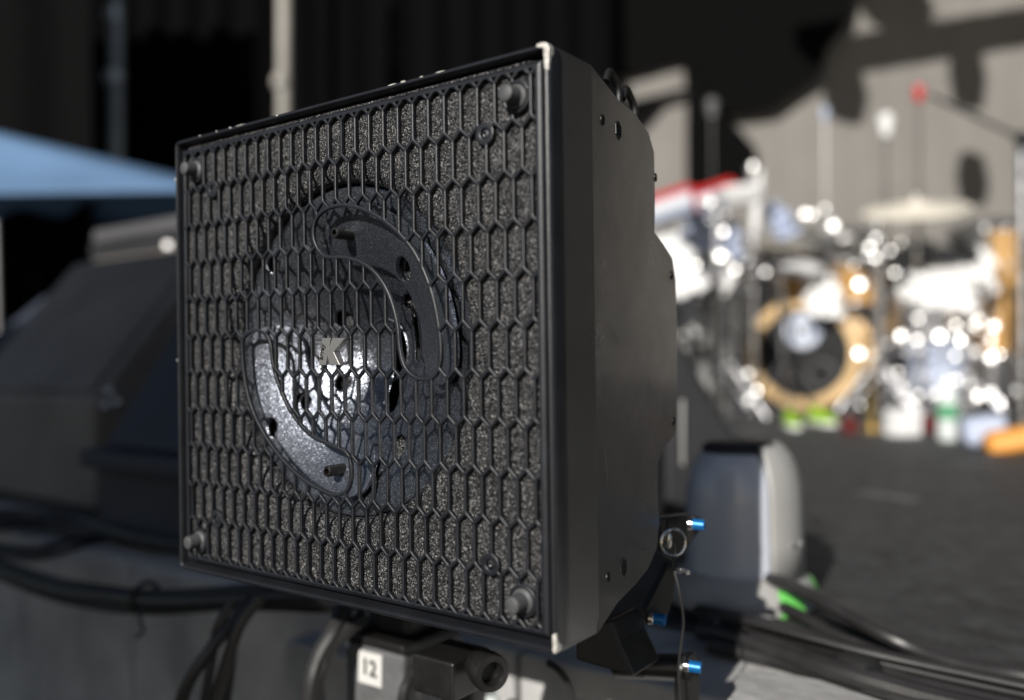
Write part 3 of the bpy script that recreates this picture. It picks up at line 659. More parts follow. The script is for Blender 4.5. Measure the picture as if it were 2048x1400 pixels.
# cables lying on the stage lip under the wedges
for i, (pts, r) in enumerate([([(-60, 1030), (60, 1028), (180, 1048), (300, 1062), (420, 1080)], .012), ([(-60, 1046), (80, 1050), (200, 1066), (330, 1085), (420, 1092)], .011), ([(-40, 1058), (90, 1040), (160, 1040), (260, 1072), (420, 1100)], .010), ([(-40, 1085), (60, 1100), (130, 1085), (220, 1068), (420, 1070)], .007), ([(-40, 1098), (50, 1116), (120, 1106), (200, 1082), (300, 1074), (420, 1078)], .006)]):
    cable('stage_cable', ['highest black cable lying along the stage lip under the black wedges', 'second black cable lying along the stage lip under the black wedges', 'black cable crossing over its neighbours on the stage lip at left', 'thin black cable drooping in a loop at the left stage lip', 'lowest thin black loop of cable at the left stage lip'][i],
          [on_floor(x, y, STAGE + r + (.004 if i < 3 else .01) + .012 * (i == 2)) for x, y in pts], r, group=gA)
# cables that hang down the wall
for i, pts in enumerate([[(500, 1195, 1.02), (470, 1240, 1.0), (420, 1300, .98), (370, 1380, .97), (350, 1480, .97)], [(470, 1195, 1.04), (440, 1245, 1.03), (428, 1290, 1.03), (410, 1400, 1.02), (400, 1480, 1.02)], [(520, 1195, 1.0), (480, 1250, .99), (455, 1320, .985), (425, 1420, .98), (415, 1480, .98)], [(490, 1200, 1.05), (470, 1260, 1.04), (462, 1330, 1.04), (450, 1420, 1.03), (446, 1500, 1.03)]]):
    cable('hanging_cable', ['frontmost black cable hanging down the concrete wall in a slant', 'leftmost short black cable hanging close to the concrete wall', 'middle black cable hanging down the concrete wall', 'straightest black cable hanging down the concrete wall'][i], [at(*p) for p in pts], [.0075, .006, .007, .006][i], group='cables hanging down the wall')
for i, pts in enumerate([[(690, 1215, .95), (668, 1262, .93), (640, 1310, .92), (622, 1370, .91), (612, 1480, .91)], [(668, 1215, .98), (672, 1255, .96), (650, 1290, .95), (640, 1340, .94), (650, 1480, .94)], [(730, 1235, .95), (690, 1262, .935), (655, 1300, .925), (632, 1360, .92), (624, 1480, .92)], [(840, 1330, .93), (822, 1350, .92), (806, 1385, .91), (798, 1460, .91)], [(862, 1330, .94), (850, 1352, .93), (840, 1390, .92), (838, 1460, .92)]]):
    cable('box_cable', ['thick black cable bowing out to the left of the numbered box', 'thin black cable between the pilaster and the numbered box', 'black cable leaving the hood of the numbered box', 'black cable hanging right beside the numbered box', 'black cable between the numbered box and the stand pole'][i], [at(*p) for p in pts], [.010, .004, .009, .005, .005][i], group='cables beside the numbered box')
cable('pit_cable', 'thin black cable looping down from the right of the stand knob', [at(1096, 1325, .86), at(1122, 1345, .85), at(1140, 1380, .85), at(1148, 1450, .85)], .0035)
bl = at(985, 1400, 1.0)
tag(obj('white_bottle', MB().lathe((bl.x, bl.y, bl.z - .12), ZZ, [(.016, 0), (.018, .01), (.018, .09), (.008, .115), (.008, .125), (0, .125)], 18), M['plastic_clear']), 'small white bottle top showing beside the stand knob', 'bottle')

# ================================================================ WEDGES ON THE STAGE AT LEFT
def wedge(name, label, corner, width, hf, slope, run, mat, lip=0, group='wedge monitors at left'):
    """corner: front right foot; the sloping face rises away from the pit"""
    t = thing(name, label, 'wedge', corner, group); c = Vector(corner)
    rise = run * math.tan(R(slope)); dp = run + .22
    sec = [(0, 0), (0, hf), (run, hf + rise), (dp, hf + rise), (dp, 0)]
    obj('body', MB().prism([c + B1 * a + ZZ * b for a, b in sec], -E1 * width), mat, t, smooth=0, bevel=.012)
    n = (B1 * -rise + ZZ * run).normalized(); al = (B1 * run + ZZ * rise)
    cen = c - E1 * (width / 2) + ZZ * hf + al * .5 + n * .006
    obj('grille_panel', MB().box(cen, E1 * (width / 2 - .03), al * .46, n * .006), mat, t, smooth=0, bevel=.006)
    if lip: obj('lip', MB().box(c - E1 * (width / 2) + ZZ * (hf + .0) - B1 * .015, E1 * (width / 2 + .006), B1 * .022, ZZ * .018), mat, t, smooth=0, bevel=.008)
    hb = c + B1 * .12 + ZZ * (hf * .55) + E1 * .003
    obj('corner_plate', MB().box(hb, E1 * .002, B1 * .04, ZZ * .03), M['steel_dk'], t, smooth=0, bevel=.004)
    return t
cB = on_floor(190, 1022); wedge('wedge_monitor', 'large black wedge with a sloping grey-black top, in the middle at left', cB, .70, .255, 51, .32, M['wedge'])
cA = on_floor(196, 1075); cA = cA + E1 * .40
wedge('wedge_monitor', 'dark blue-black wedge partly hidden behind the left edge of the speaker', cA, .40, .16, 56, .30, M['wedge2'], lip=1)
cC = on_floor(190, 1022) - E1 * .80 + B1 * .25; wedge('wedge_monitor', 'dark blue wedge cut off by the left edge of the picture', cC, .6, .33, 40, .32, M['wedge2'])
# small plugs in the gap between the wedges
for i, (x, y, d) in enumerate([(222, 785, 1.95), (214, 812, 1.95), (236, 806, 1.95)]):
    c = at(x, y, d)
    tag(obj('cable_plug', MB().lathe(c, (.3, -1, .2), [(.010, 0), (.011, .02), (.008, .026), (.004, .026)], 16), M['steel_dk']), ['upper steel plug in the gap between two wedges', 'lower steel plug in the gap between two wedges', 'right steel plug in the gap between two wedges'][i], 'plug', 'plugs between the wedges')
# road case behind
rc_ = thing('road_case', 'grey road case with dark bands behind the black wedges', 'road case', at(330, 900, 3.0))
c0 = at(290, 470, 3.0)
obj('lower_box', MB().box((c0.x + .12, 3.15, (STAGE + c0.z - .05) / 2), E1 * .42, B1 * .16, ZZ * ((c0.z - .05 - STAGE) / 2)), M['wedge'], rc_, smooth=0, bevel=.01)
obj('dark_band', MB().box((c0.x + .12, 3.15, c0.z - .02), E1 * .425, B1 * .165, ZZ * .028), M['black_plastic'], rc_, smooth=0, bevel=.006)
obj('lid', MB().prism([Vector((c0.x + .12, 3.15, c0.z + .012)) + E1 * .42 + B1 * a + ZZ * b for a, b in [(-.16, 0), (-.155, .045), (.13, .115), (.16, .115), (.16, 0)]], -E1 * .84), M['case'], rc_, smooth=0, bevel=.008)
obj('catch', MB().box(at(336, 491, 2.88), (.014, 0, 0), (0, .006, 0), (0, 0, .012)), M['satin'], rc_, smooth=0, bevel=.004)
# blue canopy tent
cn = thing('canopy_tent', 'light blue canopy tent standing behind the black wedges', 'tent', at(60, 800, 4.6))
pk = at(-250, 205, 5.6)
c1 = at(-700, 398, 4.4); c2 = at(480, 380, 5.0); c3 = at(620, 425, 6.4); c4 = at(-700, 492, 6.2)
def sag(a, b, p, n=10):
    vs = []; fs = []
    for i in range(n + 1):
        for j in range(n + 1):
            e = a.lerp(b, i / n); q = e.lerp(p, j / n); q = q - ZZ * (.10 * math.sin(math.pi * j / n) * math.sin(math.pi * i / n)); vs.append(q)
    for i in range(n):
        for j in range(n): fs.append((i * (n + 1) + j, (i + 1) * (n + 1) + j, (i + 1) * (n + 1) + j + 1, i * (n + 1) + j + 1))
    return vs, fs
for a, b in ((c1, c2), (c2, c3), (c3, c4), (c4, c1)):
    o = obj('roof_panel', MB().add(*sag(a, b, pk)), M['canopy'], cn, smooth=60)
    so_ = o.modifiers.new('solid', 'SOLIDIFY'); so_.thickness = .004
for a, b, hgt in ((c4, c3, .06),):
    vs = []; fs = []; n = 24
    for i in range(n + 1):
        e = a.lerp(b, i / n); h = hgt * (.8 + .2 * abs(math.sin(i * .9))); off = Vector((0, -1, 0)) * (.02 * math.sin(i * 1.3)); vs += [e, e + off - ZZ * h]
    for i in range(n): fs.append((i * 2, i * 2 + 1, i * 2 + 3, i * 2 + 2))
    o = obj('valance', MB().add(vs, fs), M['canopy'], cn, smooth=60); so_ = o.modifiers.new('solid', 'SOLIDIFY'); so_.thickness = .004
for p in (c2, c3, c4): obj('leg', MB().cyl((p.x, p.y, STAGE), p - ZZ * .02, .02), M['pole'], cn)
obj('leg', MB().cyl(at(0, 600, 4.3) - ZZ * 1.0, at(-10, 440, 4.3), .014), M['pole'], cn)

# poles behind
for i, (x, y, r, mt, lb) in enumerate([(230, 6.6, .055, 'pole', 'grey metal pole rising behind the blue canopy'), (565, 6.4, .050, 'pole2', 'beige pole rising behind the top edge of the speaker'), (662, 6.9, .035, 'drape2', 'dark pole just right of the beige pole')]):
    p = at(x - 3, 280, y); q = at(x + 4, -160, y)
    t = thing('scaffold_pole', lb, 'pole', (p.x, p.y, STAGE), 'poles at the back left')
    obj('tube', MB().cyl((p.x, p.y, STAGE), (q.x, q.y, q.z), r), M[mt], t)
    for zz in ((155, 30) if i == 0 else (165,) if i == 1 else ()):
        c = at(x, zz, y); obj('coupler', MB().lathe(c - ZZ * .05, ZZ, [(r + .004, 0), (r + .02, .02), (r + .02, .08), (r + .004, .10)], 20), M['satin' if i == 0 else 'pole2'], t)

# ================================================================ STAGE LAMP NEXT TO THE SPEAKER
HY = 1.20
hb = on_floor(1490, 1226); hx, hy = hb.x, hb.y + .02
ml = thing('stage_light', 'dome shaped grey stage light with bright green foot trim beside the speaker', 'stage light', (hx, hy, STAGE))
dome = [(.0735, .056), (.0725, .10), (.0715, .150), (.0700, .168), (.0660, .186), (.0595, .202), (.051, .213), (.042, .219)]
look = Vector((-hx, -hy, 0)).normalized()
sgn = Vector((0, 0, 1)).cross(look)       # points to the right as seen from the camera? checked below
right = Vector((look.y * -1, look.x, 0));  right = right if right.dot(Vector((1, 0, 0))) > 0 else -right
spl = (look * .95 + right * .30).normalized()
base_ = Vector((hx, hy, STAGE))
obj('shell', MB().lathe(base_, ZZ, dome, 48), M['head_l'], ml, smooth=50)
# pale side cheek: a thicker plate that wraps the right side
mb = MB()
cheek = [(.0745, .054), (.0735, .10), (.0728, .152), (.0710, .172), (.0665, .191), (.0600, .207), (.052, .2175), (.046, .221)]
a_c = math.atan2(right.y, right.x)
mb.lathe(base_ + right * .004, ZZ, cheek, 24, a0=R(-64), a1=R(64), ref=right, cap=False)
ck = obj('cheek', mb, M['head_r'], ml, smooth=50); so_ = ck.modifiers.new('solid', 'SOLIDIFY'); so_.thickness = .006; so_.offset = 1
obj('top_cap', MB().lathe(base_, ZZ, [(.048, .211), (.050, .219), (.044, .226), (.030, .229), (0, .229)], 36), M['black_plastic'], ml, smooth=50)
obj('skirt', MB().lathe(base_, ZZ, [(.098, .016), (.098, .032), (.091, .046), (.079, .055), (.075, .058)], 40), M['head_r'], ml, smooth=40)
for a, hw_ in ((4, 16), (-50, 11), (75, 15), (150, 15)):
    d = Matrix.Rotation(R(a), 3, 'Z') @ right
    obj('green_trim', MB().lathe(base_, ZZ, [(.099, .014), (.102, .022), (.0995, .036), (.094, .045), (.090, .047)], 8, a0=R(-hw_), a1=R(hw_), ref=d, cap=False), M['green'], ml, smooth=40)
obj('base_ring', MB().lathe(base_, ZZ, [(.088, 0), (.092, .003), (.092, .016)], 36), M['black_plastic'], ml)
sc_ = base_ + right * .0815 + look * .012 + ZZ * .10
for dz in (0, ):
    nn = (right * .93 + look * .36).normalized(); cc = base_ + nn * .0825 + ZZ * .098
    obj('screw_head', MB().lathe(cc, nn, [(.0065, -.004), (.0065, .001), (.004, .003), (0, .003)], 16), M['satin'], ml)
    nn = (right * .80 + look * .6).normalized(); cc = base_ + nn * .0825 + ZZ * .100
    obj('screw_head', MB().lathe(cc, nn, [(.0045, -.004), (.0045, .001), (.003, .002), (0, .002)], 16), M['satin'], ml)
# black wedge case behind the light
wc = thing('black_case', 'black slope-sided case standing behind the grey stage light', 'case', on_floor(1440, 1060))
pl = [(1330, 640), (1362, 690), (1474, 880), (1560, 1030), (1330, 1030)]
y0 = on_floor(1440, 1055).y; P_ = [at(x, y, y0) for x, y in pl]; P_[-1].z = STAGE; P_[-2].z = STAGE
obj('side_panel', MB().prism(P_, (.02, .34, 0)), M['black_plastic'], wc, smooth=0, bevel=.01)
e0, e1 = at(1366, 800, y0 - .004), at(1366, 930, y0 - .004)
obj('edge_strip', MB().cyl(e0, e1, .005, n=10), M['satin'], wc)

# cables on the stage at lower right
def fc(name, label, pts, r, mat=M['cable'], z=0):
    return cable(name, label, [on_floor(x, y, STAGE + r + dz) for x, y, dz in pts], r, group='cables at lower right', mat=mat)
fc('floor_cable', 'long black cable arching from the stage light to the right edge of the picture', [(1330, 1160, 0), (1430, 1145, .02), (1540, 1158, .05), (1650, 1205, .045), (1780, 1275, .03), (1900, 1322, .01), (2060, 1352, 0), (2300, 1400, 0)], .0085)
fc('floor_cable', 'short black cable slanting below the green trim', [(1400, 1160, 0), (1500, 1185, .02), (1590, 1226, .02), (1680, 1275, .01), (1790, 1318, 0), (2060, 1400, 0)], .0075)
fc('floor_cable', 'thinner black cable tucked left of the green trim', [(1380, 1182, 0), (1480, 1205, .01), (1560, 1236, .005), (1660, 1290, 0), (1800, 1340, 0)], .006)
fc('floor_cable', 'thick printed black cable, upper of the taped bundle at lower right', [(1400, 1225, .01), (1450, 1236, .02), (1560, 1262, .02), (1700, 1302, .018), (1850, 1340, .012), (2060, 1385, .01), (2300, 1440, .01)], .011)
fc('floor_cable', 'thick black cable, lower of the taped bundle at lower right', [(1400, 1262, .005), (1450, 1268, .01), (1560, 1302, .01), (1680, 1342, .01), (1850, 1392, .005), (2060, 1440, .005)], .011)
fc('floor_cable', 'black cable running under the taped bundle at lower right', [(1420, 1290, 0), (1560, 1322, 0), (1700, 1366, 0), (1860, 1415, 0), (2060, 1465, 0)], .009)
fc('floor_cable', 'dull black cable in the middle of the taped bundle at lower right', [(1410, 1245, 0), (1560, 1288, 0), (1700, 1330, .004), (1860, 1376, .004), (2060, 1424, 0)], .010)
fc('floor_cable', 'thin glossy cable riding on top of the taped bundle at lower right', [(1440, 1228, .035), (1560, 1258, .04), (1700, 1296, .035), (1850, 1330, .03), (2060, 1374, .028)], .0045)
fc('floor_cable', 'thin cable wandering beside the taped bundle toward the pale patch', [(1430, 1300, 0), (1530, 1312, 0), (1640, 1350, .004), (1760, 1386, 0), (1900, 1440, 0)], .0045)
fc('floor_cable', 'thin black cable lying flat beyond the arching cable', [(1640, 1240, 0), (1720, 1262, 0), (1820, 1300, 0), (1950, 1340, 0), (2200, 1380, 0)], .004)
p = on_floor(1690, 1338, STAGE + .018); q = on_floor(1745, 1356, STAGE + .018)
tag(obj('tape_wrap', MB().lathe(p, q - p, [(.010, -.004), (.019, 0), (.020, .004), (.020, (q - p).length - .004), (.019, (q - p).length), (.010, (q - p).length + .004)], 16), M['tape']), 'black tape wrapped round the cable bundle at lower right', 'tape')
for i, (x, y, dz) in enumerate([(1432, 1232, .03), (1428, 1252, .02), (1426, 1276, .012)]):
    p = on_floor(x, y, STAGE + dz); tag(obj('cable_connector', MB().lathe(p, (1, -.3, 0), [(.009, 0), (.011, .004), (.011, .014), (.008, .018)], 16), M['steel_dk']), ['top', 'middle', 'bottom'][i] + ' steel connector of three at the left end of the cable bundle', 'connector', 'connectors at the cable bundle')
# flat pale patch at the very edge
patch_px = [(1478, 1352), (1520, 1342), (1640, 1366), (1800, 1420), (1800, 1520), (1450, 1520), (1462, 1400)]
mb = MB().prism([on_floor(x, y, STAGE + .004) for x, y in patch_px], (0, 0, .003))
tag(obj('floor_patch', mb, M['concrete'], smooth=0), kind='structure')

for i, (a, b, c_, d) in enumerate([(1722, 985, 1840, 1002), (1905, 930, 1985, 926)]):
    p, q = on_floor(a, b, STAGE + .003), on_floor(c_, d, STAGE + .003); e = (q - p); n_ = Vector((-e.y, e.x, 0)).normalized() * .02
    tag(obj('tape_mark', MB().prism([p + n_, q + n_ * .9, q - n_, p - n_ * .8], ZZ * .0015), M['grey_box'], smooth=0), ['long faded grey tape strip stuck on the stage floor', 'short faded grey tape strip further back on the stage floor'][i], 'tape', 'tape strips on the floor')
# ================================================================ BAND GEAR AT THE BACK
DP = 5.1
def fl(px, y): return Vector(((px - PXC) / FPX * y, y, STAGE))
HALF = (SUNV - ray(1700, 650).normalized()).normalized()      # facing this way a small flat plate glints at the lens
def drum(name, label, c, axis, r, L, shell, headm, hoopm, lugs=8, lugm='satin', group='drums', back=False):
    """c: middle of the head that faces the viewer; axis: from that head into the drum"""
    a = Vector(axis).normalized(); c = Vector(c); t = thing(name, label, 'drum', c + a * (L / 2) - ZZ * r, group)
    obj('shell', MB().lathe(c, a, [(r * .985, .01), (r * .985, L - .01)], 48, cap=False), M[shell], t)
    obj('batter_head', MB().lathe(c, a, [(0, .004), (r * .97, .006), (r * .99, .012)], 48, cap=False), M[headm], t)
    for k in (0, 1):
        obj('hoop', MB().torus(c + a * (0.008 if k == 0 else L - .008), a, r, .011, 48, 8), M[hoopm], t)
    obj('bottom_head', MB().lathe(c, a, [(0, L - .006), (r * .98, L - .01)], 40, cap=False), M['head_wht'], t)
    x = a.orthogonal().normalized(); y = a.cross(x)
    for k in range(lugs):
        an = 2 * math.pi * (k + .4) / lugs; d = x * math.cos(an) + y * math.sin(an)
        obj('lug', MB().box(c + a * (L * .3) + d * (r + .006), a * min(.035, L * .16), d * .010, a.cross(d) * .011), M[lugm], t, smooth=0, bevel=.005)
        obj('tension_rod', MB().cyl(c + a * .002 + d * (r + .010), c + a * (L * .3) + d * (r + .010), .004, n=8), M[lugm], t)
    return t
def legs3(t, c, r, z0, z1=STAGE):
    for k in range(3):
        an = 2 * math.pi * k / 3 + .5; d = Vector((math.cos(an), math.sin(an), 0))
        obj('leg', MB().cyl(Vector((c.x, c.y, z0)) + d * r, Vector((c.x, c.y, z1)) + d * (r + .03), .007, n=10), M['chrome'], t)
# bass drum
bc = at(1606, 727, DP); bax = Vector((.52, .85, 0)).normalized(); br_ = .295
bc.z = STAGE + .335
bd_ = drum('bass_drum', 'honey coloured bass drum with a black front head and a round pale emblem', bc, bax, br_, .46, 'wood2', 'head_blk', 'wood2', 8, 'brass')
x_ = ZZ.cross(-bax).normalized()
hc = bc - bax * .0
em = obj('emblem', MB().lathe(hc + ZZ * .135 + bax * .0035, -bax, [(.105, 0), (.105, .002), (0, .002)], 40), M['pblue'], bd_, smooth=0)
for k in range(9):
    aa = R(40 + 280 * k / 8); obj('emblem_mark', MB().box(hc + ZZ * (.135 + .085 * math.sin(aa)) + x_ * (.085 * math.cos(aa)) - bax * .0008, x_ * .010, bax * .0012, ZZ * .016), M['white'], em, smooth=0)
for k in (-1, 0, 1): obj('emblem_mark', MB().box(hc + ZZ * .135 + x_ * (.038 * k) - bax * .0008, x_ * .012, bax * .0012, ZZ * .035), M['head_blk' if k else 'white'], em, smooth=0)
pt = obj('port_ring', MB().torus(hc - ZZ * .12 + x_ * .10 + bax * .001, bax, .075, .007, 32, 8), M['grey_box'], bd_)
obj('port_hole', MB().lathe(hc - ZZ * .12 + x_ * .10 + bax * .003, -bax, [(.07, 0), (0, .001)], 28, cap=False), M['dark'], pt)
for s in (-1, 1): obj('spur', MB().cyl(bc + bax * .16 + x_ * s * br_ * .9 - ZZ * .1, Vector((bc + bax * .02 + x_ * s * (br_ + .12)).to_tuple()[:2] + (STAGE,)), .009), M['black_metal'], bd_)
for k in (0, 1): obj('wood_hoop', MB().lathe(bc + bax * (-.012 if k == 0 else .425), bax, [(.264, .012), (.264, 0), (.326, 0), (.330, .003), (.330, .045), (.300, .048)], 56, cap=False), M['wood2'], bd_, smooth=40)
# toms
t1 = drum('rack_tom', 'honey coloured rack tom mounted over the bass drum', at(1728, 520, DP + .15), (-.05, .35, -.93), .155, .24, 'wood', 'head_wht', 'chrome', 6)
t2 = drum('rack_tom', 'left rack tom behind the white towel', at(1600, 535, DP + .2), (.05, .38, -.92), .14, .22, 'wood', 'head_wht', 'chrome', 6)
for i, (px, py, r, L, lb) in enumerate([(1925, 560, .20, .38, 'large tilted floor tom with a wide white head at right'), (1845, 590, .15, .26, 'white headed snare drum in front of the floor tom')]):
    c = at(px, py, DP - .05 - .12 * i); t = drum('floor_tom' if i == 0 else 'snare_drum', lb, c, (-.02, .62 - .1 * i, -.80), r, L, 'wood' if i == 0 else 'chrome', 'head_wht', 'chrome', 8)
    legs3(t, c + Vector((0, .1, 0)), r * .85, c.z - .15)
for i, (px, py, r, L, sh, lb) in enumerate([(1880, 668, .16, .34, 'pblue', 'blue shelled drum low at right with bright chrome lugs'), (2012, 455, .09, .75, 'wood', 'tall orange conga at the right edge of the picture'), (1985, 690, .13, .30, 'chrome', 'chrome timbale low at the right')]):
    c = at(px, py, DP - .2 + .2 * i); t = drum(['blue_drum', 'conga', 'timbale'][i], lb, c, (0, .12, -.99), r, L, sh, 'head_wht', 'chrome', 8)
    legs3(t, c + Vector((0, .05, 0)), r * .8, c.z - L + .05)
# cymbals
def cymbal(px, py, y, r, tilt, label, mat='bronze', hang=0):
    c = at(px, py, y); ax = Vector(tilt).normalized(); t = thing('cymbal_stand', label, 'cymbal', (c.x, c.y, STAGE), 'cymbals')
    obj('cymbal', MB().lathe(c, ax, [(r, -.035), (r * .6, -.016), (r * .25, 0), (r * .2, .004), (r * .15, .018), (r * .04, .028), (.004, .028)], 48, cap=False), M[mat], t, smooth=50)
    obj('tube', MB().cyl((c.x + .02, c.y + .05, STAGE + .25), c, .010, n=10), M['chrome'], t)
    obj('wing_nut', MB().lathe(c + ax * .03, ax, [(.008, 0), (.012, .01), (.006, .025), (0, .026)], 12), M['satin'], t)
    for k in range(3):
        an = 2.1 * k + (.4 if px == 1560 else 1.15); obj('leg', MB().cyl((c.x + .02, c.y + .05, STAGE + .30), (c.x + .02 + .24 * math.cos(an), c.y + .05 + .24 * math.sin(an), STAGE + .01), .008, n=8), M['chrome'], t)
cymbal(1832, 408, DP - .1, .29, (-.12, -.30, .94), 'widest pale cymbal held highest over the drums at right')
cymbal(1560, 490, DP - .25, .22, (.1, -.05, .99), 'dark golden cymbal left of the rack toms')
cymbal(1668, 470, DP + .3, .20, (.15, -.42, .88), 'bright tilted cymbal above the bass drum', 'satin')
cymbal(1970, 455, DP + .25, .22, (-.3, -.45, .84), 'bright tilted cymbal at the far right of the kit', 'satin')
cymbal(1750, 462, DP - .2, .17, (.2, -.40, .88), 'small bright cymbal under the wide pale cymbal', 'satin')
cymbal(1452, 545, DP - .5, .17, (.2, -.42, .86), 'small bright cymbal nearest the speaker', 'satin')

# chrome hardware: upright tubes with clamps that catch the sun
def hstand(px, y, py_top, label, clamps, r=.012, mat='chrome', lean=0, spread_n=11):
    f0 = fl(px, y); top = at(px + lean, py_top, y); t = thing('hardware_stand', label, 'stand', f0, 'chrome stands among the drums')
    obj('tube', MB().cyl(Vector((f0.x, f0.y, STAGE)), top, r, n=12), M[mat], t)
    for k in range(3):
        an = 2.1 * k + 1.15; obj('leg', MB().cyl((f0.x, f0.y, STAGE + .22), (f0.x + .2 * math.cos(an), f0.y + .2 * math.sin(an), STAGE + .01), .007, n=8), M[mat], t)
    rnd = random.Random(px); extra = []
    for k in range(spread_n):
        extra.append((px + rnd.gauss(0, 60), max(py_top - 5, min(835, py_top + abs(rnd.gauss(0, 130)))), rnd.choice([.009, .011, .014, .017, .02])))
    for (cx, cy, s) in extra:
        c = at(cx, cy, y - .02); foot_ = Vector((f0.x + (top.x - f0.x) * .5, f0.y, c.z - .01)); cen = max(.0, min(1, 1))
        n = (HALF + Vector((rnd.uniform(-.2, .2), rnd.uniform(-.2, .2), rnd.uniform(-.2, .2)))).normalized()
        obj('rod', MB().cyl(foot_, c, .0045, n=8), M[mat], t)
        obj('clamp', MB().lathe(c - n * .015, n, [(s * .8, 0), (s, .006), (s, .012), (s * .9, .0145), (0, .016)], 14), M['satin'], t)
    for (cx, cy, s) in clamps:
        c = at(cx, cy, y - .03); n = (HALF + Vector((random.uniform(-.08, .08), random.uniform(-.08, .08), random.uniform(-.08, .08)))).normalized()
        obj('clamp', MB().lathe(c - n * .02, n, [(s * .8, 0), (s, .008), (s, .016), (s * .9, .0195), (0, .021)], 16), M['satin'], t)
hstand(1432, DP - .4, 380, 'chrome stand nearest the speaker with two big clamps', [(1445, 462, .018), (1440, 510, .024), (1460, 390, .02), (1456, 576, .024), (1452, 604, .024), (1334, 462, .028), (1352, 470, .024), (1398, 466, .022), (1382, 474, .018), (1378, 640, .03), (1372, 652, .03)], .016)
hstand(1468, DP - .3, 560, 'short chrome stand left of the bass drum', [(1492, 582, .015), (1489, 606, .013), (1480, 650, .016), (1478, 640, .012)], .014)
hstand(1500, DP + .6, 470, 'thin chrome stand behind the left of the bass drum', [(1530, 545, .017), (1500, 520, .012), (1390, 530, .02)], .012)
hstand(1660, DP + .35, 420, 'chrome stand rising behind the bass drum', [(1625, 428, .015), (1650, 418, .013), (1668, 450, .022), (1700, 478, .018)], .014)
hstand(1760, DP - .3, 470, 'chrome stand right of the bass drum shell', [(1752, 515, .015), (1790, 545, .014), (1796, 745, .012), (1808, 797, .014), (1806, 775, .012), (1720, 568, .024)], .013)
hstand(1845, DP - .35, 560, 'chrome stand in front of the snare drum', [(1803, 672, .019), (1835, 680, .015), (1880, 672, .022), (1925, 680, .022), (1960, 640, .018)], .013)
hstand(1930, DP - .4, 620, 'chrome stand at the right among small clamps', [(1984, 716, .022), (1990, 652, .020), (1950, 650, .014), (1912, 712, .013), (1915, 760, .014), (1957, 792, .017), (1985, 785, .014)], .013)
hstand(1450, DP - .45, 700, 'low brass-clamped stand at the lower left of the bass drum', [(1500, 800, .02), (1510, 782, .02)], .010, spread_n=3)
# large chrome boom stand at the right edge
t = thing('boom_stand', 'tall chrome boom stand at the right edge with a black arm reaching left', 'microphone stand', fl(2044, 4.0), 'microphone stands')
c = at(2044, 285, 4.0); obj('tube', MB().cyl(fl(2044, 4.0), c, .020, n=16), M['chrome'], t)
obj('arm', MB().cyl(at(2060, 285, 3.98), at(1860, 190, 4.3), .010, n=12), M['black_metal'], t); obj('knuckle', MB().lathe(at(2046, 278, 3.95), (0, -1, 0), [(.03, -.02), (.034, 0), (.03, .02)], 16), M['black_metal'], t)
def mic(px, py, y, label, mat, s=.025, foot=None, stand='black_metal', px0=None):
    c = at(px, py, y); f0 = fl(px0 or px, y); t = thing('microphone', label, 'microphone', f0, 'microphones over the drums')
    obj('capsule', MB().lathe(c - ZZ * s * 1.6, ZZ, [(s * .6, 0), (s * .8, s * 1.2), (s, s * 2), (s * .8, s * 2.8), (0, s * 3.1)], 16), M[mat], t)
    obj('stand_tube', MB().cyl((f0.x, f0.y, STAGE), c - ZZ * s * 1.5, .007, n=8), M[stand], t)
    for k in range(3):
        an = 2.1 * k; obj('leg', MB().cyl((f0.x, f0.y, STAGE + .1), (f0.x + .2 * math.cos(an), f0.y + .2 * math.sin(an), STAGE + .01), .007, n=8), M[stand], t)
mic(1772, 248, DP, 'white microphone standing high above the rack tom', 'white', .045)
mic(1650, 226, DP + .4, 'pale blue-grey microphone high behind the bass drum', 'pblue', .028, stand='pole')
mic(1424, 214, DP + .2, 'grey microphone high beside the top of the speaker', 'grey_box', .04)
mic(1838, 186, DP, 'red microphone highest over the drums', 'red', .034)
mic(1507, 345, DP - .6, 'round pale microphone on the thick white post near the speaker', 'satin', .036, stand='chrome')

# keyboards and draped rack at the left of the drums
kt = thing('keyboard_stand', 'black keyboard stand beside the speaker', 'stand', fl(1400, 4.4))
for s in (-1, 1): obj('cross_leg', MB().cyl(fl(1390, 4.4) + Vector((.3 * s, 0, 0)), at(1390, 520, 4.4) + Vector((-.3 * s, 0, 0)), .014, n=10), M['black_metal'], kt)
def keyboard(px, py, y, L, tilt, rot, label):
    c = at(px, py, y); ax = Matrix.Rotation(R(rot), 3, 'Z') @ Vector((1, 0, 0)); ax = (ax + ZZ * tilt).normalized()
    dp = Vector((ax.y, -ax.x, 0)).normalized(); dp = (dp * .8 + ZZ * -.55).normalized(); n = ax.cross(dp); n = n if n.z > 0 else -n
    t = thing('keyboard', label, 'keyboard', c, 'keyboards')
    obj('body', MB().box(c, ax * L, dp * .09, n * .03), M['pblue'], t, smooth=0, bevel=.01)
    obj('rear_panel', MB().box(c - dp * .085 + n * .038, ax * L, dp * .03, n * .012), M['red'], t, smooth=0, bevel=.006)
    mb = MB(); nk = 36
    for k in range(nk): mb.box(c + dp * .035 + n * .034 + ax * (L * (-.92 + 1.84 * (k + .5) / nk)), ax * (L * .92 / nk * .9), dp * .045, n * .006)
    tag(obj('white_keys', mb, M['white'], t, smooth=0), kind='stuff')
    obj('end_block', MB().box(c + ax * (L + .012), ax * .011, dp * .095, n * .035), M['red'], t, smooth=0, bevel=.006)
    obj('end_block', MB().box(c - ax * (L + .012), ax * .011, dp * .095, n * .035), M['grey_box'], t, smooth=0, bevel=.006)
keyboard(1330, 418, 4.5, .15, .30, -8, 'red keyboard sloping up beside the edge of the speaker')
keyboard(1425, 402, 4.8, .15, .32, 6, 'second red-backed keyboard further right of the speaker edge')
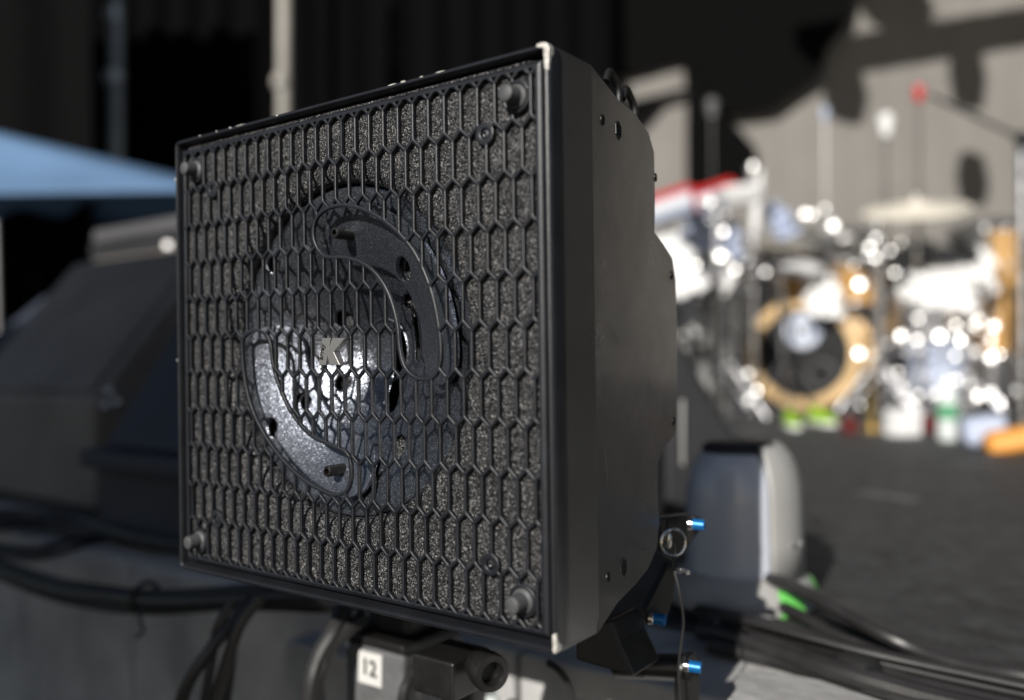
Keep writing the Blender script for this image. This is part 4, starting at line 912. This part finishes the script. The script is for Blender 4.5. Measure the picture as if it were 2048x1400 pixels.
def towel(name, label, pts, y, mat, thick=.02, cat='towel'):
    P = [at(a, b, y + dy) for a, b, dy in pts]
    o = obj(name, MB().prism(P, (0, thick, .0)), M[mat], smooth=0, bevel=.006)
    return tag(o, label, cat)
def drapesheet(name, label, c, w_, h_, mat, tilt=.35, cat='cloth', amp=.018, rot=0):
    n = 18; vs = []; fs = []
    for i in range(n + 1):
        for j in range(n + 1):
            x = (i / n - .5) * w_; z = (j / n - .5) * h_
            wv = amp * (math.sin(i * .9 + j * .3) + .6 * math.sin(i * 1.9 - j * .5)); edge = .03 * h_ * math.sin(i * 1.1)
            v = Vector((x + .02 * math.sin(j * .7), z * tilt + wv, z * math.sqrt(1 - tilt * tilt) + (edge if j == 0 else 0)))
            vs.append(Matrix.Rotation(R(rot), 3, 'Y') @ v + c)
    for i in range(n):
        for j in range(n): fs.append((i * (n + 1) + j, (i + 1) * (n + 1) + j, (i + 1) * (n + 1) + j + 1, i * (n + 1) + j + 1))
    o = obj(name, MB().add(vs, fs), M[mat], smooth=80); s = o.modifiers.new('solid', 'SOLIDIFY'); s.thickness = .006
    return tag(o, label, cat)
drapesheet('white_cloth', 'white cloth draped over the rack right beside the edge of the speaker', at(1335, 535, 4.3), .28, .34, 'cloth', rot=-18)
drapesheet('blue_cloth', 'pale blue cloth hanging below the keyboards', at(1425, 470, 4.9), .34, .24, 'pblue', rot=10)
drapesheet('white_towel', 'white towel hung over the left rack tom', at(1648, 590, DP - .15), .20, .26, 'cloth', rot=8)
drapesheet('blue_shirt', 'pale blue cloth hanging right of the white post', at(1560, 440, 4.7), .12, .22, 'pblue', rot=-20)
drapesheet('white_sheet', 'large white cloth spread over the floor tom at right', at(1885, 585, DP - .32), .34, .24, 'cloth', .55, rot=8)
drapesheet('white_flap', 'white cloth rising at the far right of the drums', at(1972, 530, DP - .2), .10, .28, 'cloth', .5, rot=28)
drapesheet('white_rag', 'white rag hanging at the height of the bass drum beside the speaker', at(1375, 648, 4.5), .11, .13, 'cloth', .3)
wp = at(1513, 410, 4.5)
tag(obj('white_post', MB().lathe((wp.x - .012, wp.y, wp.z - .15), (.10, 0, 1), [(.018, 0), (.024, .02), (.026, .12), (.022, .30), (.012, .34)], 18), M['white']), 'thick white post standing up between the keyboards and the drums', 'post')
tag(obj('white_case', MB().box(at(1480, 388, 4.5), (.085, 0, .01), (0, .05, .02), (-.004, -.02, .038)), M['white'], smooth=0, bevel=.01), 'white box lying on top of the keyboards', 'box')
tag(obj('white_cup', MB().lathe(at(1455, 595, 4.5), (.12, -.1, 1), [(.020, 0), (.028, .01), (.030, .11), (.026, .125)], 20), M['white']), 'white cup left of the bass drum at tom height', 'cup')
for i, (px, w2) in enumerate([(1408, .05), (1370, .03)]):
    p = fl(px, 4.55); tag(obj('rack_post', MB().box(Vector((p.x, p.y, STAGE + .26)), (w2 / 2, 0, 0), (0, .02, 0), (0, 0, .26)), M['pole'], smooth=0, bevel=.004), ['wide grey post under the keyboards', 'narrow grey post nearest the speaker under the keyboards'][i], 'post')
for i, (px, w_, h_) in enumerate([(1340, .30, 1.22), (1475, .34, 1.10), (1640, .36, 1.16), (1800, .34, 1.20), (1955, .36, 1.14), (2120, .34, 1.2)]):
    p = fl(px, 6.6 + .1 * (i % 2)); t = thing('amplifier_cabinet', 'black amplifier cabinet at the back, number %s from the speaker' % ['one', 'two', 'three', 'four', 'five', 'six'][i], 'amplifier', p, 'amplifier cabinets behind the drums')
    obj('cabinet', MB().box(p + ZZ * (h_ * .42 + .002) + Vector((0, .2, 0)), (w_, 0, 0), (0, .2, 0), (0, 0, h_ * .42)), M['amp'], t, smooth=0, bevel=.01)
    obj('amp_head', MB().box(p + ZZ * (h_ * .92) + Vector((0, .2, 0)), (w_ * .9, 0, 0), (0, .16, 0), (0, 0, h_ * .075)), M['amp'], t, smooth=0, bevel=.01)
# small things on the stage in front of the drums
def shoe(px, py, y, ang, label):
    c = on_floor(px, py); d = Vector((math.cos(R(ang)), math.sin(R(ang)), 0)); s = ZZ.cross(d); t = thing('shoe', label, 'shoe', c, 'green shoes')
    obj('sole', MB().prism([c + d * a * .8 + s * b * .8 for a, b in [(-.11, -.03), (-.11, .03), (0, .038), (.09, .045), (.14, .02), (.14, -.02), (.09, -.042), (0, -.034)]], ZZ * .022), M['white'], t, smooth=0, bevel=.006)
    mb = MB(); secs_ = [(-.10, .03, .085), (-.06, .034, .095), (-.01, .034, .085), (.05, .038, .06), (.11, .03, .042), (.135, .012, .03)]
    n = 10
    for (a, w_, h) in secs_: mb.v += [tuple(c + d * a * .8 + s * (.8 * w_ * math.cos(math.pi * k / (n - 1))) + ZZ * (.02 + .7 * h * math.sin(math.pi * k / (n - 1)) ** .7)) for k in range(n)]
    for L in range(len(secs_) - 1):
        for k in range(n - 1): mb.f.append((L * n + k, L * n + k + 1, (L + 1) * n + k + 1, (L + 1) * n + k))
    mb.f.append(tuple(range(n))); mb.f.append(tuple((len(secs_) - 1) * n + k for k in range(n))[::-1])
    obj('upper', mb, M['lime'], t, smooth=60)
shoe(1584, 856, 0, -97, 'lime green shoe standing under the bass drum emblem')
shoe(1642, 850, 0, -78, 'lime green shoe standing at the lower right of the bass drum head')
c = on_floor(1806, 872); tag(obj('white_carton', MB().box(c + ZZ * .055, (.055, .01, 0), (-.01, .045, 0), (0.004, 0, .055)), M['white'], smooth=0, bevel=.008), 'white carton standing on the stage right of the bass drum', 'box')
t = thing('water_bottle', 'clear water bottle with a green label on the stage at right', 'bottle', on_floor(1896, 880), None); c = on_floor(1896, 880)
obj('flask', MB().lathe(c, ZZ, [(.034, 0), (.037, .01), (.037, .19), (.016, .235), (.015, .26), (0, .262)], 20), M['plastic_clear'], t)
obj('sleeve', MB().lathe(c, ZZ, [(.0376, .08), (.0376, .14)], 20, cap=False), M['bgreen'], t)
c = on_floor(2030, 902); tag(obj('orange_bag', MB().box(c + ZZ * .04, (.09, -.03, .02), (.02, .06, 0), (0, .01, .038)), M['orange'], smooth=0, bevel=.03, seg=3), 'orange bag lying at the right edge of the stage', 'bag')
tag(obj('blue_towel', MB().box(c + Vector((-.03, .14, .06)), (.07, -.02, .01), (.02, .06, 0), (0, .01, .05)), M['pblue'], smooth=0, bevel=.03, seg=3), 'pale blue folded towel behind the orange bag', 'towel')
for i, (px, py) in enumerate([(1700, 866), (1858, 862)]):
    c = on_floor(px, py); tag(obj('red_tin', MB().lathe(c, ZZ, [(.03, 0), (.032, .01), (.032, .06), (.028, .065), (0, .065)], 18), M['dkred']), ['red tin beside the bass drum foot', 'red tin between the white carton and the bottle'][i], 'tin', 'red tins on the stage')
c = on_floor(1745, 862); tag(obj('brass_pedestal', MB().lathe(c, ZZ, [(.05, 0), (.05, .01), (.02, .02), (.018, .18), (.03, .2), (0, .2)], 20), M['brass']), 'short brass post standing right of the bass drum', 'post')
